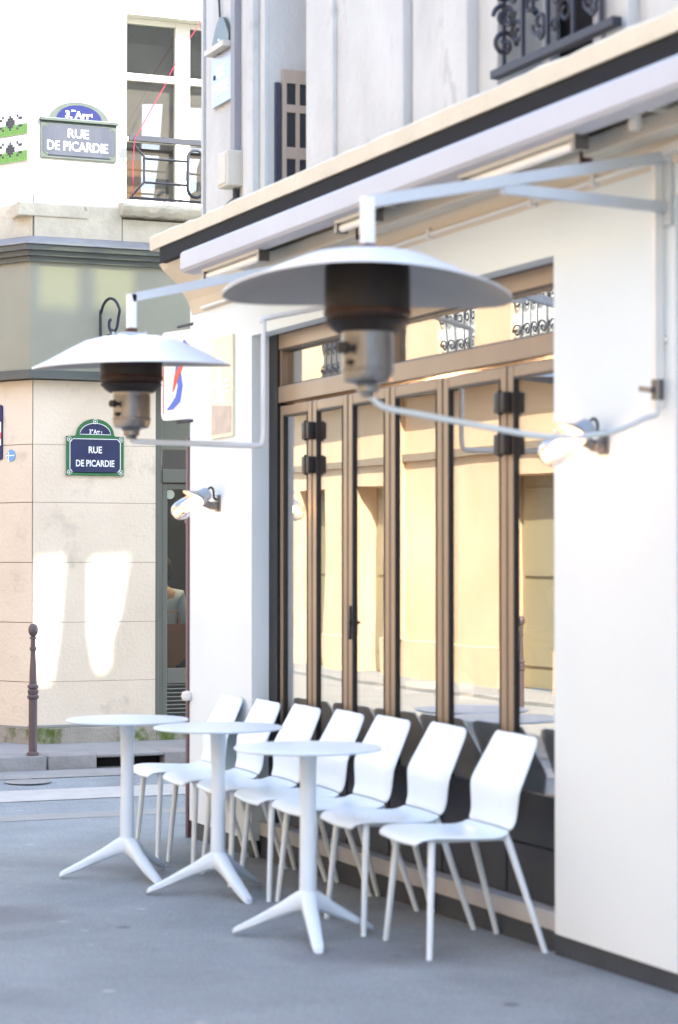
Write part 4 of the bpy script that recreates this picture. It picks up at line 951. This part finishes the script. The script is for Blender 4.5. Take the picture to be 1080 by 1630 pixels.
#person((-3.9,15.0,.0), R(60), 1.62, 'person in brown coat standing in the street, seen reflected in the nearest pane', M['coat'], M['coat'], .2)
def seated(loc, rz, label):
    t = empty('person', loc, rz, label, 'person')      # origin on the floor below the seat, facing -y
    V = [((0,.02,.52),(.16,.13)),((0,0,.72),(.12,.10)),((0,-.02,.90),(.14,.10)),((0,-.02,1.01),(.11,.075)),((0,-.035,1.08),(.045,.045)),((0,-.05,1.14),(.055,.06)),((0,-.06,1.21),(.072,.088)),((0,-.05,1.27),(.055,.07))]
    E_ = [(i,i+1) for i in range(7)]
    for s_ in (-1,1):
        i = len(V); V += [((s_*.155,-.02,.99),.05),((s_*.20,-.06,.76),.040),((s_*.15,-.28,.76),.032),((s_*.12,-.34,.77),.026)]; E_ += [(3,i),(i,i+1),(i+1,i+2),(i+2,i+3)]
        for q in range(4):
            j = len(V); ox = (q-1.5)*.018; V += [((s_*.12+ox,-.38,.775),.009),((s_*.12+ox,-.41,.77),.008),((s_*.12+ox,-.43,.755),.007)]; E_ += [(i+3,j),(j,j+1),(j+1,j+2)]
        j = len(V); V += [((s_*.09,-.35,.775),.009),((s_*.075,-.375,.77),.008)]; E_ += [(i+3,j),(j,j+1)]
        i = len(V); V += [((s_*.09,-.05,.50),.085),((s_*.11,-.42,.50),.058),((s_*.11,-.40,.12),.038),((s_*.11,-.40,.06),.04),((s_*.115,-.50,.035),.032)]; E_ += [(0,i),(i,i+1),(i+1,i+2),(i+2,i+3),(i+3,i+4)]
    skin_mesh('body', V, E_, M['skin'], t)
    Vs = [((0,.02,.54),(.17,.14)),((0,0,.72),(.14,.12)),((0,-.02,.90),(.155,.115)),((0,-.02,1.01),(.125,.085)),((0,-.03,1.06),(.06,.055))]; Es = [(0,1),(1,2),(2,3),(3,4)]
    for s_ in (-1,1):
        i = len(Vs); Vs += [((s_*.155,-.02,.99),.062),((s_*.20,-.06,.76),.052),((s_*.155,-.25,.76),.042)]; Es += [(3,i),(i,i+1),(i+1,i+2)]
    skin_mesh('jumper', Vs, Es, M['coat'], t)
    Vt = [((0,.02,.50),(.175,.14))]; Et = []
    for s_ in (-1,1):
        i = len(Vt); Vt += [((s_*.09,-.05,.50),.10),((s_*.11,-.42,.50),.072),((s_*.11,-.40,.12),.052)]; Et += [(0,i),(i,i+1),(i+1,i+2)]
    skin_mesh('trousers', Vt, Et, M['trouser'], t)
    b = MB(); b.lathe([(.0,.11),(.05,.105),(.085,.075),(.098,.02),(.100,-.08),(.095,-.16),(.07,-.22)], 20, (0,-.008,1.23)); P0(b, 'hair', M['hair'], t, 60)
    b = MB(); b.lathe([(0,-.012),(.012,0),(0,.02)], 8, (0,-.155,1.19)); P0(b, 'nose', M['skin'], t, 60)
    for s_ in (-1,1): b = MB(); b.lathe([(0,-.006),(.009,0),(0,.006)], 8, (s_*.032,-.14,1.22)); P0(b, 'eye', M['hair'], t, 60)
    b = MB(); b.box(-.022,.022,-.143,-.138,1.155,1.162); P0(b, 'mouth', mat('lips', (.4,.16,.13), .5), t)
seated((.80,8.85,.12), R(20), 'person with long brown hair seated indoors behind the nearest door pane')
t = empty('indoor_chair', (.80,8.87,.12), R(20), 'dark indoor chair under the seated person', 'chair')
b = MB(); b.box(-.2,.2,-.2,.2,.40,.43,.01); P0(b, 'seat', M['blackmetal'], t)
b = MB(); b.box(-.2,.2,.2,.22,.55,.85,.008); P0(b, 'backrest', M['blackmetal'], t)
for sx in (-1,1):
    b = MB(); b.beam((sx*.18,.19,0),(sx*.18,.21,.85),.03,.03,(1,0,0)); P0(b, 'leg', M['blackmetal'], t)
    b = MB(); b.beam((sx*.18,-.18,0),(sx*.18,-.18,.4),.03,.03,(1,0,0)); P0(b, 'leg', M['blackmetal'], t)
for (x_, y_, z_, lab) in ((1.3,9.42,1.68,'small lit pendant lamp indoors behind the nearest door pane'),(1.3,10.85,1.66,'small lit pendant lamp indoors farther back in the cafe')):
    t = empty('pendant_lamp', (x_, y_, z_), 0, lab, 'pendant lamp', 'lit pendant lamps in the cafe')
    b = MB(); b.lathe([(0,-.03),(.022,-.018),(.028,0),(.018,.022),(.01,.04)], 16); P0(b, 'bulb', M['bulb2'], t, 60)
    b = MB(); b.tube([(0,0,.04),(0,0,3.0-z_)], .005, 6); P0(b, 'cord', M['blackmetal'], t)
    pl = bpy.data.lights.new('pendant_light', 'POINT'); pl.energy = 9; pl.color = (1,.62,.34); pl.shadow_soft_size = .04
    lo = bpy.data.objects.new('pendant_light', pl); COL.objects.link(lo); lo.parent = t; lo.location = (0,0,-.08)
bgo = empty('bag', (1.60,16.50,.62), 0, 'orange brown bag held behind the glazed door', 'bag')
b = MB(); b.add([(-.14,-.05,.36),(.13,-.05,.36),(.14,-.05,.12),(.02,-.05,.02),(-.14,-.05,-.04),(-.14,.05,.36),(.13,.05,.36),(.14,.05,.12),(.02,.05,.02),(-.14,.05,-.04)], [(0,1,2,3,4),(9,8,7,6,5),(0,5,6,1),(1,6,7,2),(2,7,8,3),(3,8,9,4),(4,9,5,0)])
P0(b, 'body', M['bag'], bgo)
b = MB(); b.tube([(-.07,-.02,.36),(-.06,-.02,.46),(.05,-.02,.46),(.06,-.02,.36)], .008, 6); P0(b, 'handle', M['bag'], bgo, 60)
